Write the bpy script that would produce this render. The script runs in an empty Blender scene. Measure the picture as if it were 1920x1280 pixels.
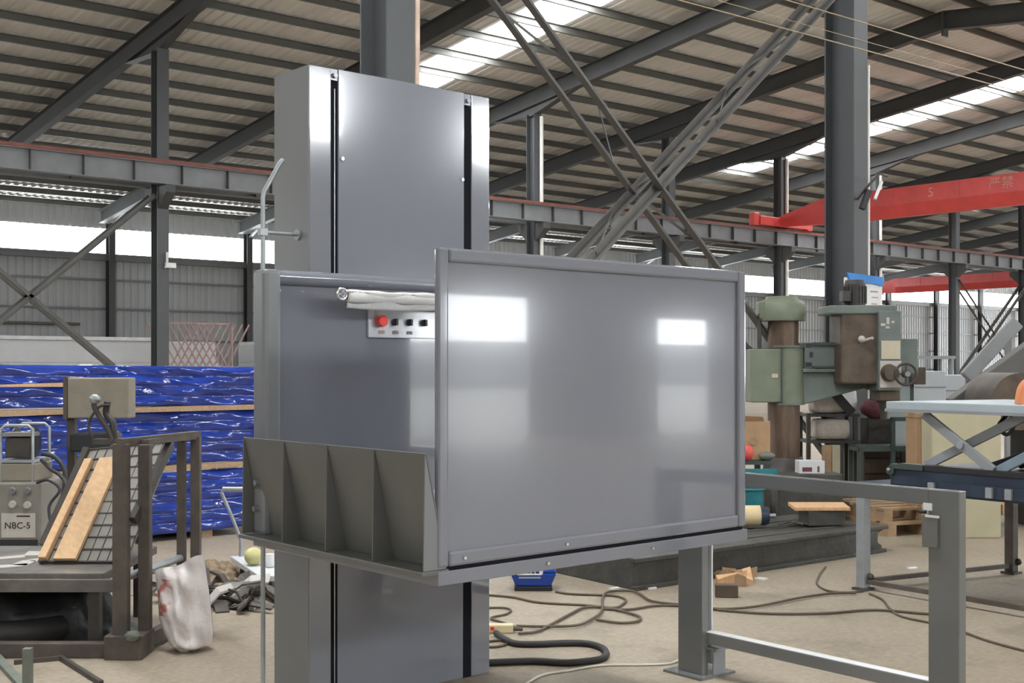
import bpy, math, random
from math import sin, cos, radians, pi, sqrt
from mathutils import Vector, Matrix

SC = bpy.context.scene
COL = SC.collection
random.seed(7)

# ------------------------------------------------------------------ camera
F = 2290.0                      # focal length in pixels of the 1920 px wide frame
H = 1.55                        # eye height
TB = radians(39.9)              # camera heading from +Y towards +X (X runs along the hall)
CYP = 683.0                     # row of the horizon
cam = bpy.data.cameras.new('camera')
cam_o = bpy.data.objects.new('camera', cam)
COL.objects.link(cam_o)
cam_o.location = (0, 0, H)
cam_o.rotation_euler = (pi / 2, 0, -TB)
cam.sensor_width = 36.0
cam.lens = 36.0 * F / 1920.0
cam.shift_y = (CYP - 640.0) / 1920.0
cam.clip_end = 500
SC.camera = cam_o

# ------------------------------------------------------------------ sky and exposure
DAY = (0.93, 0.97, 1.0)
world = bpy.data.worlds.new('overcast_sky')
SC.world = world
world.use_nodes = True
bg = world.node_tree.nodes['Background']
bg.inputs[0].default_value = (*DAY, 1)
bg.inputs[1].default_value = 16.0
SC.view_settings.view_transform = 'Standard'
SC.view_settings.look = 'None'
SC.view_settings.gamma = 1.0
SC.view_settings.exposure = 0.30
WIN = 9.0                       # radiance of window glass
SKYL = 18.0                     # radiance of the translucent roof strips

RIGHT = Vector((cos(TB), -sin(TB), 0))
FWD = Vector((sin(TB), cos(TB), 0))


def ray(x, y):
    a = (x - 960.0) / F
    return RIGHT * a + FWD + Vector((0, 0, (CYP - y) / F))


def fp(x, y, z=0.0):
    r = ray(x, y)
    k = (z - H) / r.z
    return Vector((r.x * k, r.y * k, z))


def at(x, y, d):
    r = ray(x, y) * d
    return Vector((r.x, r.y, r.z + H))


def lat(px, d, z=0.0):
    """ground point seen at column px, d metres ahead"""
    p = at(px, CYP, d)
    return Vector((p.x, p.y, z))


# ------------------------------------------------------------------ materials
def mat(name, col, rough=0.5, metal=0.0, var=0.12, scale=3.0, bump=0.0, bscale=40.0, spec=0.5, coat=0.0,
        col2=None, detail=5.0, thresh=None, stretch=None, rvar=0.0, bdist=0.02):
    m = bpy.data.materials.new(name)
    m.use_nodes = True
    nt = m.node_tree
    N, L = nt.nodes, nt.links
    b = N['Principled BSDF']
    b.inputs['Roughness'].default_value = rough
    b.inputs['Metallic'].default_value = metal
    b.inputs['Specular IOR Level'].default_value = spec
    b.inputs['Coat Weight'].default_value = coat
    tc = N.new('ShaderNodeTexCoord')
    vec = tc.outputs['Object']
    if stretch:
        mp = N.new('ShaderNodeMapping')
        mp.inputs['Scale'].default_value = stretch
        L.new(vec, mp.inputs['Vector'])
        vec = mp.outputs['Vector']
    n = N.new('ShaderNodeTexNoise')
    n.inputs['Scale'].default_value = scale
    n.inputs['Detail'].default_value = detail
    n.inputs['Roughness'].default_value = 0.6
    L.new(vec, n.inputs['Vector'])
    r = N.new('ShaderNodeValToRGB')
    c = Vector(col)
    if col2 is None:
        a, z = c * (1 - var), c * (1 + var)
    else:
        a, z = c, Vector(col2)
    lo, hi = thresh if thresh else (0.3, 0.7)
    r.color_ramp.elements[0].position = lo
    r.color_ramp.elements[1].position = hi
    r.color_ramp.elements[0].color = (*a, 1)
    r.color_ramp.elements[1].color = (*z, 1)
    L.new(n.outputs['Fac'], r.inputs['Fac'])
    L.new(r.outputs['Color'], b.inputs['Base Color'])
    if rvar:
        mr = N.new('ShaderNodeMapRange')
        mr.inputs['To Min'].default_value = max(0.02, rough - rvar)
        mr.inputs['To Max'].default_value = rough + rvar
        L.new(n.outputs['Fac'], mr.inputs['Value'])
        L.new(mr.outputs['Result'], b.inputs['Roughness'])
    if bump:
        n2 = N.new('ShaderNodeTexNoise')
        n2.inputs['Scale'].default_value = bscale
        n2.inputs['Detail'].default_value = 3
        L.new(vec, n2.inputs['Vector'])
        bp = N.new('ShaderNodeBump')
        bp.inputs['Strength'].default_value = bump
        bp.inputs['Distance'].default_value = bdist
        L.new(n2.outputs['Fac'], bp.inputs['Height'])
        L.new(bp.outputs['Normal'], b.inputs['Normal'])
    return m


def glow(name, col, s):
    m = bpy.data.materials.new(name)
    m.use_nodes = True
    b = m.node_tree.nodes['Principled BSDF']
    b.inputs['Base Color'].default_value = (0.8, 0.8, 0.8, 1)
    b.inputs['Emission Color'].default_value = (*col, 1)
    b.inputs['Emission Strength'].default_value = s
    return m


def floor_mat():
    m = bpy.data.materials.new('dusty_concrete')
    m.use_nodes = True
    nt = m.node_tree
    N, L = nt.nodes, nt.links
    b = N['Principled BSDF']
    tc = N.new('ShaderNodeTexCoord')

    def noise(s, d=6):
        n = N.new('ShaderNodeTexNoise')
        n.inputs['Scale'].default_value = s
        n.inputs['Detail'].default_value = d
        n.inputs['Roughness'].default_value = 0.65
        L.new(tc.outputs['Object'], n.inputs['Vector'])
        return n.outputs['Fac']

    def ramp(f, p0, c0, p1, c1):
        r = N.new('ShaderNodeValToRGB')
        r.color_ramp.elements[0].position = p0
        r.color_ramp.elements[0].color = (*c0, 1)
        r.color_ramp.elements[1].position = p1
        r.color_ramp.elements[1].color = (*c1, 1)
        L.new(f, r.inputs['Fac'])
        return r.outputs['Color']

    def mix(mode, fac, a, c):
        x = N.new('ShaderNodeMix')
        x.data_type = 'RGBA'
        x.blend_type = mode
        x.inputs['Factor'].default_value = fac
        L.new(a, x.inputs['A'])
        L.new(c, x.inputs['B'])
        return x.outputs['Result']
    base = ramp(noise(0.7), 0.3, (0.305, 0.25, 0.187), 0.7, (0.39, 0.325, 0.245))
    speck = ramp(noise(26, 4), 0.35, (0.80, 0.80, 0.80), 0.7, (1.06, 1.06, 1.06))
    stain = ramp(noise(1.3, 8), 0.33, (0.6, 0.59, 0.58), 0.47, (1, 1, 1))
    c = mix('MULTIPLY', 1.0, base, speck)
    c = mix('MULTIPLY', 0.8, c, stain)
    L.new(c, b.inputs['Base Color'])
    b.inputs['Roughness'].default_value = 0.55
    b.inputs['Specular IOR Level'].default_value = 0.35
    bp = N.new('ShaderNodeBump')
    bp.inputs['Strength'].default_value = 0.25
    bp.inputs['Distance'].default_value = 0.01
    L.new(noise(40, 4), bp.inputs['Height'])
    L.new(bp.outputs['Normal'], b.inputs['Normal'])
    return m


M = {}
M['floor'] = floor_mat()
M['paint'] = mat('glossy_grey_paint', (0.200, 0.208, 0.240), 0.12, 0, 0.03, 1.5, bump=0.02, bscale=2.0, coat=0.6)
M['rail'] = mat('gloss_grey_rail_paint', (0.195, 0.203, 0.230), 0.10, 0, 0.03, 1.5, bump=0.02, bscale=2.0, coat=1.0)
M['rail'].node_tree.nodes['Principled BSDF'].inputs['Coat IOR'].default_value = 1.8
M['side'] = mat('duller_grey_paint', (0.185, 0.188, 0.190), 0.36, 0, 0.05, 3, bump=0.02, bscale=3)
M['paint2'] = mat('satin_grey_paint', (0.20, 0.205, 0.215), 0.30, 0, 0.05, 3, bump=0.02, bscale=6)
M['flap'] = mat('dull_grey_paint', (0.125, 0.125, 0.115), 0.42, 0, 0.07, 4, bump=0.03, bscale=30)
M['slot'] = mat('black_slot', (0.008, 0.009, 0.013), 0.75, spec=0.15)
M['chrome'] = mat('bright_steel', (0.72, 0.72, 0.73), 0.18, 1.0, 0.04)
M['steel'] = mat('brushed_steel', (0.50, 0.51, 0.52), 0.34, 0.9, 0.08, 12)
M['paper'] = mat('white_wrapping', (0.66, 0.65, 0.63), 0.6, 0, 0.08, 9, bump=0.5, bscale=14)
M['plate'] = mat('brushed_control_plate', (0.60, 0.60, 0.62), 0.25, 0.6, 0.05, 20)
M['red'] = mat('red_plastic', (0.75, 0.045, 0.03), 0.35)
M['black'] = mat('black_plastic', (0.018, 0.018, 0.020), 0.45)
M['rubber'] = mat('black_rubber', (0.022, 0.021, 0.020), 0.6)
M['cable'] = mat('brown_cable', (0.10, 0.075, 0.05), 0.6)
M['whitecable'] = mat('white_cable', (0.62, 0.58, 0.50), 0.6)
M['cream'] = mat('cream_plastic', (0.68, 0.58, 0.36), 0.5)
M['column'] = mat('grey_column_paint', (0.070, 0.073, 0.077), 0.45, 0, 0.10, 1.2)
M['rafter'] = mat('dark_primer_steel', (0.060, 0.061, 0.060), 0.55, 0, 0.12, 1.0)
M['purlin'] = mat('galvanised_purlin', (0.115, 0.112, 0.10), 0.5, 0.2, 0.12, 1.0)
M['roof'] = mat('roof_sheet', (0.76, 0.75, 0.72), 0.42, 0.0, 0.12, 0.5, stretch=(1, 0.2, 1))
M['clad'] = mat('wall_cladding', (0.40, 0.41, 0.41), 0.5, 0, 0.06, 0.4)
M['girt'] = mat('wall_girt_steel', (0.17, 0.175, 0.175), 0.5, 0, 0.06)
M['window'] = glow('daylit_window', DAY, WIN)
M['boosted'] = glow('boosted_window', DAY, 42.0)  # raised above the other windows to whiten reflections on the mast rails
M['gable_fill'] = glow('added_gable_glow', DAY, 20.0)  # glow of the panel added on the unseen gable
M['skylight'] = glow('daylit_roof_strip', DAY, SKYL)
M['runway'] = mat('runway_grey', (0.20, 0.205, 0.215), 0.5, 0, 0.12, 2)
M['redoxide'] = mat('red_oxide_rail', (0.22, 0.075, 0.055), 0.6, 0, 0.2, 3)
M['crane'] = mat('crane_red', (0.66, 0.075, 0.068), 0.38, 0, 0.12, 1.5)
M['cranetext'] = mat('crane_lettering', (0.68, 0.30, 0.25), 0.5)
M['brace'] = mat('brace_steel', (0.105, 0.10, 0.092), 0.5, 0, 0.15, 4)
M['wire'] = mat('pale_wire', (0.40, 0.31, 0.20), 0.5)
M['conduit'] = mat('white_conduit', (0.72, 0.70, 0.66), 0.5)
M['oconduit'] = mat('pinkish_conduit', (0.62, 0.46, 0.37), 0.6, 0, 0.25, 5)
M['blue'] = mat('blue_wrapped_panel', (0.009, 0.040, 0.31), 0.10, 0, 0.3, 3, bump=1.0, bscale=1.5, coat=1.0, stretch=(0.7, 1, 3.0), bdist=0.05)
M['timber'] = mat('pale_timber', (0.42, 0.28, 0.17), 0.7, 0, 0.2, 6, stretch=(8, 1, 8))
M['plank'] = mat('fresh_plank', (0.66, 0.43, 0.24), 0.65, 0, 0.14, 5, stretch=(7, 1, 7))
M['palletwood'] = mat('old_pallet_wood', (0.36, 0.24, 0.14), 0.75, 0, 0.3, 5)
M['whitepanel'] = mat('white_panel', (0.62, 0.63, 0.64), 0.4, 0, 0.05)
M['fadedred'] = mat('faded_red_steel', (0.42, 0.27, 0.255), 0.6)
M['beigebox'] = mat('dusty_beige_box', (0.235, 0.205, 0.160), 0.6, 0, 0.15, 5)
M['darksteel'] = mat('oily_dark_steel', (0.060, 0.052, 0.046), 0.5, 0.2, 0.35, 8)
M['brownsteel'] = mat('brown_primer_steel', (0.085, 0.068, 0.056), 0.6, 0, 0.35, 7)
M['grate'] = mat('dusty_grey_sheet', (0.27, 0.255, 0.225), 0.6, 0, 0.12, 6)
M['gridline'] = mat('dark_wire_grid', (0.055, 0.05, 0.045), 0.6)
M['slabsteel'] = mat('worn_grey_plate', (0.125, 0.115, 0.10), 0.55, 0.1, 0.4, 6)
M['tarp'] = mat('black_plastic_film', (0.012, 0.012, 0.013), 0.42, 0, 0.3, 4, bump=0.6, bscale=10)
M['welder'] = mat('welder_grey', (0.21, 0.195, 0.17), 0.55, 0, 0.12, 6)
M['label'] = mat('pale_label', (0.47, 0.44, 0.40), 0.5, 0, 0.06)
M['ink'] = mat('black_lettering', (0.02, 0.018, 0.016), 0.6)
M['ball'] = mat('yellow_ball', (0.62, 0.58, 0.27), 0.55, 0, 0.15, 12)
M['white'] = mat('white_plastic', (0.75, 0.75, 0.75), 0.5)
M['bluebox'] = mat('blue_plastic', (0.010, 0.060, 0.36), 0.3, 0, 0.1)
M['castiron'] = mat('cast_iron', (0.066, 0.063, 0.055), 0.6, 0.1, 0.35, 5, bump=0.3, bscale=20)
M['green'] = mat('machine_green', (0.165, 0.185, 0.13), 0.5, 0, 0.15, 5)
M['greyg'] = mat('machine_grey_green', (0.135, 0.16, 0.145), 0.5, 0, 0.18, 5)
M['rust'] = mat('rusty_column', (0.135, 0.092, 0.065), 0.4, 0.4, 0.35, 5, stretch=(4, 4, 0.6))
M['brownoil'] = mat('oily_brown_iron', (0.095, 0.070, 0.050), 0.5, 0.2, 0.35, 6)
M['creampl'] = mat('cream_dial_plate', (0.50, 0.45, 0.33), 0.5, 0, 0.1)
M['darkgreen'] = mat('dark_green_paint', (0.04, 0.062, 0.055), 0.5)
M['paleg'] = mat('pale_grey_green', (0.26, 0.31, 0.30), 0.5, 0, 0.1)
M['bag'] = mat('pale_sacking', (0.55, 0.49, 0.43), 0.7, 0, 0.12, 6, bump=0.4, bscale=20)
M['maroon'] = mat('maroon_cloth', (0.15, 0.045, 0.055), 0.7, 0, 0.3, 8)
M['card'] = mat('cardboard', (0.40, 0.25, 0.14), 0.75, 0, 0.12, 5)
M['teal'] = mat('teal_plastic', (0.02, 0.17, 0.20), 0.5, 0, 0.3, 9)
M['redbag'] = mat('red_plastic_bag', (0.62, 0.08, 0.07), 0.5)
M['yellow'] = mat('cream_yellow_motor', (0.70, 0.55, 0.32), 0.5, 0, 0.12)
M['ply'] = mat('orange_plywood', (0.62, 0.38, 0.21), 0.65, 0, 0.15, 4, stretch=(8, 1, 1))
M['paleblue'] = mat('pale_blue_grey_paint', (0.36, 0.41, 0.43), 0.35, 0, 0.07)
M['navy'] = mat('navy_painted_steel', (0.022, 0.033, 0.055), 0.4, 0, 0.3, 5)
M['midgrey'] = mat('grey_arm_paint', (0.25, 0.26, 0.27), 0.45, 0, 0.12)
M['blueg'] = mat('blue_grey_steel', (0.17, 0.22, 0.26), 0.4, 0, 0.15)
M['yboard'] = mat('pale_yellow_board', (0.44, 0.40, 0.27), 0.65, 0, 0.1)
M['crate'] = mat('pale_grey_crate', (0.42, 0.44, 0.46), 0.5, 0, 0.06)
M['galv'] = mat('galvanised_leg', (0.34, 0.36, 0.37), 0.4, 0.4, 0.15, 8)
M['orange'] = mat('orange_hose', (0.65, 0.22, 0.09), 0.5)
M['signblue'] = mat('blue_board_header', (0.03, 0.22, 0.62), 0.5)
M['scrap'] = mat('scrap_metal', (0.16, 0.15, 0.135), 0.5, 0.4, 0.4, 10)
M['shavings'] = mat('brown_shavings', (0.26, 0.19, 0.12), 0.8, 0, 0.4, 25)
M['gate'] = mat('gate_grey_paint', (0.155, 0.16, 0.155), 0.2, 0, 0.06, 3, coat=0.4)
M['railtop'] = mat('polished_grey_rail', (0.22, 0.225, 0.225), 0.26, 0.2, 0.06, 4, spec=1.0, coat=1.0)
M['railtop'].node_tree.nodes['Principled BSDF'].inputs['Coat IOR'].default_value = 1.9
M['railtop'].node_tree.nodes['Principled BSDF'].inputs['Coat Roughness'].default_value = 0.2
M['bright'] = mat('painted_glint_strip', (0.72, 0.72, 0.72), 0.35, 0, 0.04, 6)  # pale colour painting reflected light on the railing frame
M['yard'] = mat('yard_concrete', (0.20, 0.195, 0.18), 0.8)
M['greenbar'] = mat('greenish_flat_bar', (0.15, 0.165, 0.135), 0.55, 0, 0.25, 8)


def sack_mat():
    m = mat('woven_sack', (0.74, 0.68, 0.66), 0.65, 0, 0.06, 8, bump=0.35, bscale=30)
    nt = m.node_tree
    N, L = nt.nodes, nt.links
    b = N['Principled BSDF']
    tc = [n for n in N if n.type == 'TEX_COORD'][0]
    old = b.inputs['Base Color'].links[0].from_socket
    n = N.new('ShaderNodeTexNoise')
    n.inputs['Scale'].default_value = 16
    L.new(tc.outputs['Object'], n.inputs['Vector'])
    r = N.new('ShaderNodeValToRGB')
    r.color_ramp.elements[0].position = 0.5
    r.color_ramp.elements[1].position = 0.62
    L.new(n.outputs['Fac'], r.inputs['Fac'])
    sep = N.new('ShaderNodeSeparateXYZ')
    L.new(tc.outputs['Object'], sep.inputs['Vector'])

    def window(sock, c, w):
        s = N.new('ShaderNodeMath'); s.operation = 'SUBTRACT'; s.inputs[1].default_value = c
        L.new(sock, s.inputs[0])
        a = N.new('ShaderNodeMath'); a.operation = 'ABSOLUTE'
        L.new(s.outputs[0], a.inputs[0])
        t = N.new('ShaderNodeMath'); t.operation = 'LESS_THAN'; t.inputs[1].default_value = w
        L.new(a.outputs[0], t.inputs[0])
        return t.outputs[0]
    w1, w2 = window(sep.outputs['X'], -0.10, 0.05), window(sep.outputs['Z'], 0.29, 0.10)
    mu = N.new('ShaderNodeMath'); mu.operation = 'MULTIPLY'
    L.new(w1, mu.inputs[0]); L.new(w2, mu.inputs[1])
    mu2 = N.new('ShaderNodeMath'); mu2.operation = 'MULTIPLY'
    L.new(mu.outputs[0], mu2.inputs[0]); L.new(r.outputs['Color'], mu2.inputs[1])
    mx = N.new('ShaderNodeMix'); mx.data_type = 'RGBA'
    L.new(mu2.outputs[0], mx.inputs['Factor'])
    L.new(old, mx.inputs['A'])
    mx.inputs['B'].default_value = (0.58, 0.20, 0.18, 1)
    L.new(mx.outputs['Result'], b.inputs['Base Color'])
    return m


M['sack'] = sack_mat()


# ------------------------------------------------------------------ mesh builder
class MB:
    def __init__(s):
        s.v, s.f, s.sm = [], [], []

    def add(s, verts, faces, smooth=False):
        o = len(s.v)
        s.v += [Vector(p) for p in verts]
        s.f += [tuple(i + o for i in f) for f in faces]
        s.sm += [smooth] * len(faces)
        return s

    def box(s, x0, x1, y0, y1, z0, z1):
        v = [(x, y, z) for z in (z0, z1) for y in (y0, y1) for x in (x0, x1)]
        return s.add(v, [(0, 2, 3, 1), (4, 5, 7, 6), (0, 1, 5, 4), (2, 6, 7, 3), (0, 4, 6, 2), (1, 3, 7, 5)])

    def hexa(s, p):
        """8 corners: 4 of the bottom (ccw from above) then 4 of the top"""
        return s.add(p, [(3, 2, 1, 0), (4, 5, 6, 7), (0, 1, 5, 4), (1, 2, 6, 5), (2, 3, 7, 6), (3, 0, 4, 7)])

    def prism(s, poly, ext):
        """planar polygon of 3D points extruded by a vector"""
        n = len(poly)
        e = Vector(ext)
        a = [Vector(p) for p in poly]
        return s.add(a + [p + e for p in a],
                     [tuple(range(n))[::-1], tuple(range(n, 2 * n))] + [(i, (i + 1) % n, (i + 1) % n + n, i + n) for i in range(n)])

    def frame_of(s, p0, p1, up):
        p0, p1 = Vector(p0), Vector(p1)
        d = (p1 - p0).normalized()
        u = Vector(up)
        if abs(d.dot(u)) > 0.98:
            u = Vector((1, 0, 0)) if abs(d.x) < 0.9 else Vector((0, 1, 0))
        sx = d.cross(u).normalized()
        return p0, p1, sx, sx.cross(d).normalized()

    def beam(s, p0, p1, w, h, up=(0, 0, 1)):
        p0, p1, a, b = s.frame_of(p0, p1, up)
        a, b = a * w / 2, b * h / 2
        return s.prism([p0 - a - b, p0 + a - b, p0 + a + b, p0 - a + b], p1 - p0)

    def section(s, p0, p1, pts, up=(0, 0, 1)):
        p0, p1, a, b = s.frame_of(p0, p1, up)
        return s.prism([p0 + a * x + b * y for x, y in pts], p1 - p0)

    def ibeam(s, p0, p1, w, h, tf=0.016, tw=0.012, up=(0, 0, 1)):
        W, K = w / 2, h / 2
        t = tw / 2
        return s.section(p0, p1, [(-W, -K), (W, -K), (W, -K + tf), (t, -K + tf), (t, K - tf), (W, K - tf), (W, K), (-W, K), (-W, K - tf),
                                  (-t, K - tf), (-t, -K + tf), (-W, -K + tf)], up)

    def angle(s, p0, p1, a, t=0.008, up=(0, 0, 1)):
        return s.section(p0, p1, [(0, 0), (a, 0), (a, t), (t, t), (t, a), (0, a)], up)

    def cyl(s, p0, p1, r0, r1=None, n=24, caps=True):
        r1 = r0 if r1 is None else r1
        p0, p1, a, b = s.frame_of(p0, p1, (0, 0, 1))
        ring = lambda p, r: [p + (a * cos(2 * pi * i / n) + b * sin(2 * pi * i / n)) * r for i in range(n)]
        s.add(ring(p0, r0) + ring(p1, r1), [(i, (i + 1) % n, (i + 1) % n + n, i + n) for i in range(n)], True)
        if caps:
            s.add(ring(p0, r0), [tuple(range(n))[::-1]])
            s.add(ring(p1, r1), [tuple(range(n))])
        return s

    def lathe(s, c, prof, n=28):
        """profile of (radius, z) round a vertical axis through c"""
        c = Vector(c)
        v = []
        for r, z in prof:
            v += [c + Vector((r * cos(2 * pi * i / n), r * sin(2 * pi * i / n), z)) for i in range(n)]
        f = [(k * n + i, k * n + (i + 1) % n, (k + 1) * n + (i + 1) % n, (k + 1) * n + i) for k in range(len(prof) - 1) for i in range(n)]
        s.add(v, f, True)
        m = len(prof) - 1
        s.add(v[:n], [tuple(range(n))[::-1]])
        s.add(v[m * n:], [tuple(range(n))])
        return s

    def tube(s, pts, r, n=8, fine=0):
        pts = [Vector(p) for p in pts]
        if fine:
            q = [pts[0]] + pts + [pts[-1]]
            o = []
            for i in range(1, len(q) - 2):
                for k in range(fine):
                    t = k / fine
                    p0, p1, p2, p3 = q[i - 1], q[i], q[i + 1], q[i + 2]
                    o.append(0.5 * ((2 * p1) + (p2 - p0) * t + (2 * p0 - 5 * p1 + 4 * p2 - p3) * t * t + (3 * p1 - p0 - 3 * p2 + p3) * t ** 3))
            pts = o + [pts[-1]]
        v, f = [], []
        prev = None
        for i, p in enumerate(pts):
            d = (pts[min(i + 1, len(pts) - 1)] - pts[max(i - 1, 0)]).normalized()
            if prev is None:
                u = Vector((0, 0, 1)) if abs(d.z) < 0.9 else Vector((1, 0, 0))
                a = d.cross(u).normalized()
            else:
                a = (prev - d * prev.dot(d)).normalized()
            prev = a
            b = a.cross(d)
            v += [p + (a * cos(2 * pi * k / n) + b * sin(2 * pi * k / n)) * r for k in range(n)]
        for i in range(len(pts) - 1):
            f += [(i * n + k, i * n + (k + 1) % n, (i + 1) * n + (k + 1) % n, (i + 1) * n + k) for k in range(n)]
        s.add(v, f, True)
        s.add(v[:n], [tuple(range(n))])
        s.add(v[-n:], [tuple(range(n))[::-1]])
        return s

    def ball(s, c, r, sc=(1, 1, 1), nu=20, nv=12, jit=0.0):
        c = Vector(c)
        v = []
        for j in range(1, nv):
            t = pi * j / nv
            for i in range(nu):
                p = 2 * pi * i / nu
                k = r * (1 + random.uniform(-jit, jit))
                v.append(c + Vector((sin(t) * cos(p) * sc[0], sin(t) * sin(p) * sc[1], cos(t) * sc[2])) * k)
        f = [(j * nu + i, (j + 1) * nu + i, (j + 1) * nu + (i + 1) % nu, j * nu + (i + 1) % nu) for j in range(nv - 2) for i in range(nu)]
        a = len(v)
        v += [c + Vector((0, 0, r * sc[2])), c - Vector((0, 0, r * sc[2]))]
        f += [(a, i, (i + 1) % nu) for i in range(nu)]
        k = (nv - 2) * nu
        f += [(a + 1, k + (i + 1) % nu, k + i) for i in range(nu)]
        return s.add(v, f, True)

    def torus(s, c, R, r, axis='X', n=28, m=10):
        c = Vector(c)
        v = []
        for i in range(n):
            a = 2 * pi * i / n
            for k in range(m):
                b = 2 * pi * k / m
                q = R + r * cos(b)
                x, y, z = q * cos(a), q * sin(a), r * sin(b)
                v.append(c + (Vector((z, x, y)) if axis == 'X' else Vector((x, z, y)) if axis == 'Y' else Vector((x, y, z))))
        return s.add(v, [(i * m + k, ((i + 1) % n) * m + k, ((i + 1) % n) * m + (k + 1) % m, i * m + (k + 1) % m) for i in range(n) for k in range(m)], True)

    def grid(s, nu, nv, fn, smooth=True):
        v = [fn(i / nu, j / nv) for j in range(nv + 1) for i in range(nu + 1)]
        return s.add(v, [(j * (nu + 1) + i, j * (nu + 1) + i + 1, (j + 1) * (nu + 1) + i + 1, (j + 1) * (nu + 1) + i) for j in range(nv) for i in range(nu)], smooth)

    def mesh(s, name, off):
        me = bpy.data.meshes.new(name)
        me.from_pydata([tuple(p - off) for p in s.v], [], s.f)
        me.polygons.foreach_set('use_smooth', s.sm)
        me.update()
        import bmesh
        b = bmesh.new()
        b.from_mesh(me)
        bmesh.ops.recalc_face_normals(b, faces=b.faces)
        b.to_mesh(me)
        b.free()
        return me


BASE = {}


def put(name, mb, m, parent=None, bevel=0.0, off=None):
    if off is None:
        off = BASE[parent.name] if parent else Vector((0, 0, 0))
    me = mb.mesh(name, off)
    me.materials.append(m)
    o = bpy.data.objects.new(name, me)
    COL.objects.link(o)
    if parent:
        o.parent = parent
        BASE[o.name] = BASE[parent.name]
    if bevel:
        b = o.modifiers.new('edge', 'BEVEL')
        b.width = bevel
        b.segments = 2
        b.limit_method = 'ANGLE'
        b.angle_limit = radians(50)
    return o


def tag(o, label, cat, group=None, kind=None):
    o['label'] = label
    o['category'] = cat
    if group:
        o['group'] = group
    if kind:
        o['kind'] = kind
    return o


def thing(name, label, cat, base=(0, 0, 0), loc=None, rot=0.0, group=None):
    """Empty at the base; parts are modelled in design coordinates in which the base point is `base`"""
    o = bpy.data.objects.new(name, None)
    o.empty_display_size = 0.1
    COL.objects.link(o)
    o.location = Vector(base) if loc is None else loc
    o.rotation_euler = (0, 0, rot)
    BASE[o.name] = Vector(base)
    return tag(o, label, cat, group)


def facing(name, label, cat, p, group=None, turn=0.0):
    """thing whose local x runs to the camera's right and local y away from it"""
    return thing(name, label, cat, (0, 0, 0), Vector(p), -TB + turn, group)


def solo(name, mb, m, label, cat, group=None, kind=None, bevel=0.0, loc=None, rot=0.0):
    """thing that is one mesh; with loc the mesh is modelled in local coordinates"""
    if loc is None:
        xs = [p.x for p in mb.v]; ys = [p.y for p in mb.v]; zs = [p.z for p in mb.v]
        off = Vector(((min(xs) + max(xs)) / 2, (min(ys) + max(ys)) / 2, min(zs)))
        o = put(name, mb, m, None, bevel, off)
        o.location = off
    else:
        o = put(name, mb, m, None, bevel)
        o.location = loc
        o.rotation_euler = (0, 0, rot)
    BASE[o.name] = Vector((0, 0, 0)) if loc is not None else off
    return tag(o, label, cat, group, kind)


def struct(name, mb, m, label=None, parent=None, bevel=0.0):
    o = put(name, mb, m, parent, bevel)
    if parent is None:
        o['kind'] = 'structure'
        BASE[o.name] = Vector((0, 0, 0))
    if label:
        o['label'] = label
    return o


def lettering(name, text, size, m, parent, origin, xdir, zdir, depth=0.002):
    """flat raised letters; origin = centre, xdir/zdir = reading and up directions in the parent's design space"""
    cu = bpy.data.curves.new(name, 'FONT')
    cu.body = text
    cu.size = size
    cu.extrude = depth
    cu.align_x = 'CENTER'
    cu.align_y = 'CENTER'
    cu.resolution_u = 3
    t = bpy.data.objects.new('lettering_curve', cu)
    COL.objects.link(t)
    dg = bpy.context.evaluated_depsgraph_get()
    me = bpy.data.meshes.new_from_object(t.evaluated_get(dg))
    bpy.data.objects.remove(t)
    X, Z = Vector(xdir).normalized(), Vector(zdir).normalized()
    Y = Z.cross(X)
    off = BASE[parent.name]
    for v in me.vertices:
        c = v.co.copy()
        v.co = Vector(origin) + X * c.x + Z * c.y - Y * c.z - off
    me.materials.clear()
    me.materials.append(m)
    o = bpy.data.objects.new(name, me)
    COL.objects.link(o)
    o.parent = parent
    BASE[o.name] = off
    return o


# ================================================================== the hall
XA, XB = -24.0, 112.0
YN, YR, YF = -12.0, 18.0, 47.6          # near wall, ridge, far wall
ROW = 28.2                              # row of columns carrying the crane runway
ZC = lambda Y: 9.68 + 0.122 * (ROW - (Y if Y >= YR else 2 * YR - Y))     # rafter centre line
ZS = lambda Y: ZC(Y) + 0.47                                            # roof sheet

struct('floor', MB().box(XA, XB, YN, YF, -0.15, 0.0), M['floor'], 'dusty tan concrete floor of the hall')
struct('ground_outside', MB().box(XA - 20, XB + 20, YN - 60, YN, -0.2, -0.05), M['yard'])
struct('added_yard_wall', MB().box(XA - 20, XB + 20, YN - 44, YN - 43, -0.05, 3.1), M['girt'])  # unseen wall added to cut off the low sky in reflections

mb = MB()
xs, pts = XA, []
while xs < XB:
    pts += [(xs, 0.035), (xs + 0.10, 0.035), (xs + 0.14, 0.0), (xs + 0.26, 0.0)]
    xs += 0.30
prof = [(x, dz) for x, dz in pts]
for ya, yb in ((YN - 0.3, YR), (YR, YF + 0.4)):
    v, f = [], []
    for x, dz in prof:
        v += [(x, ya, ZS(ya) + dz), (x, yb, ZS(yb) + dz)]
    f = [(2 * i, 2 * i + 2, 2 * i + 3, 2 * i + 1) for i in range(len(prof) - 1)]
    mb.add(v, f)
struct('ceiling', mb, M['roof'], 'ribbed grey roof sheeting above the hall')


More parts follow.
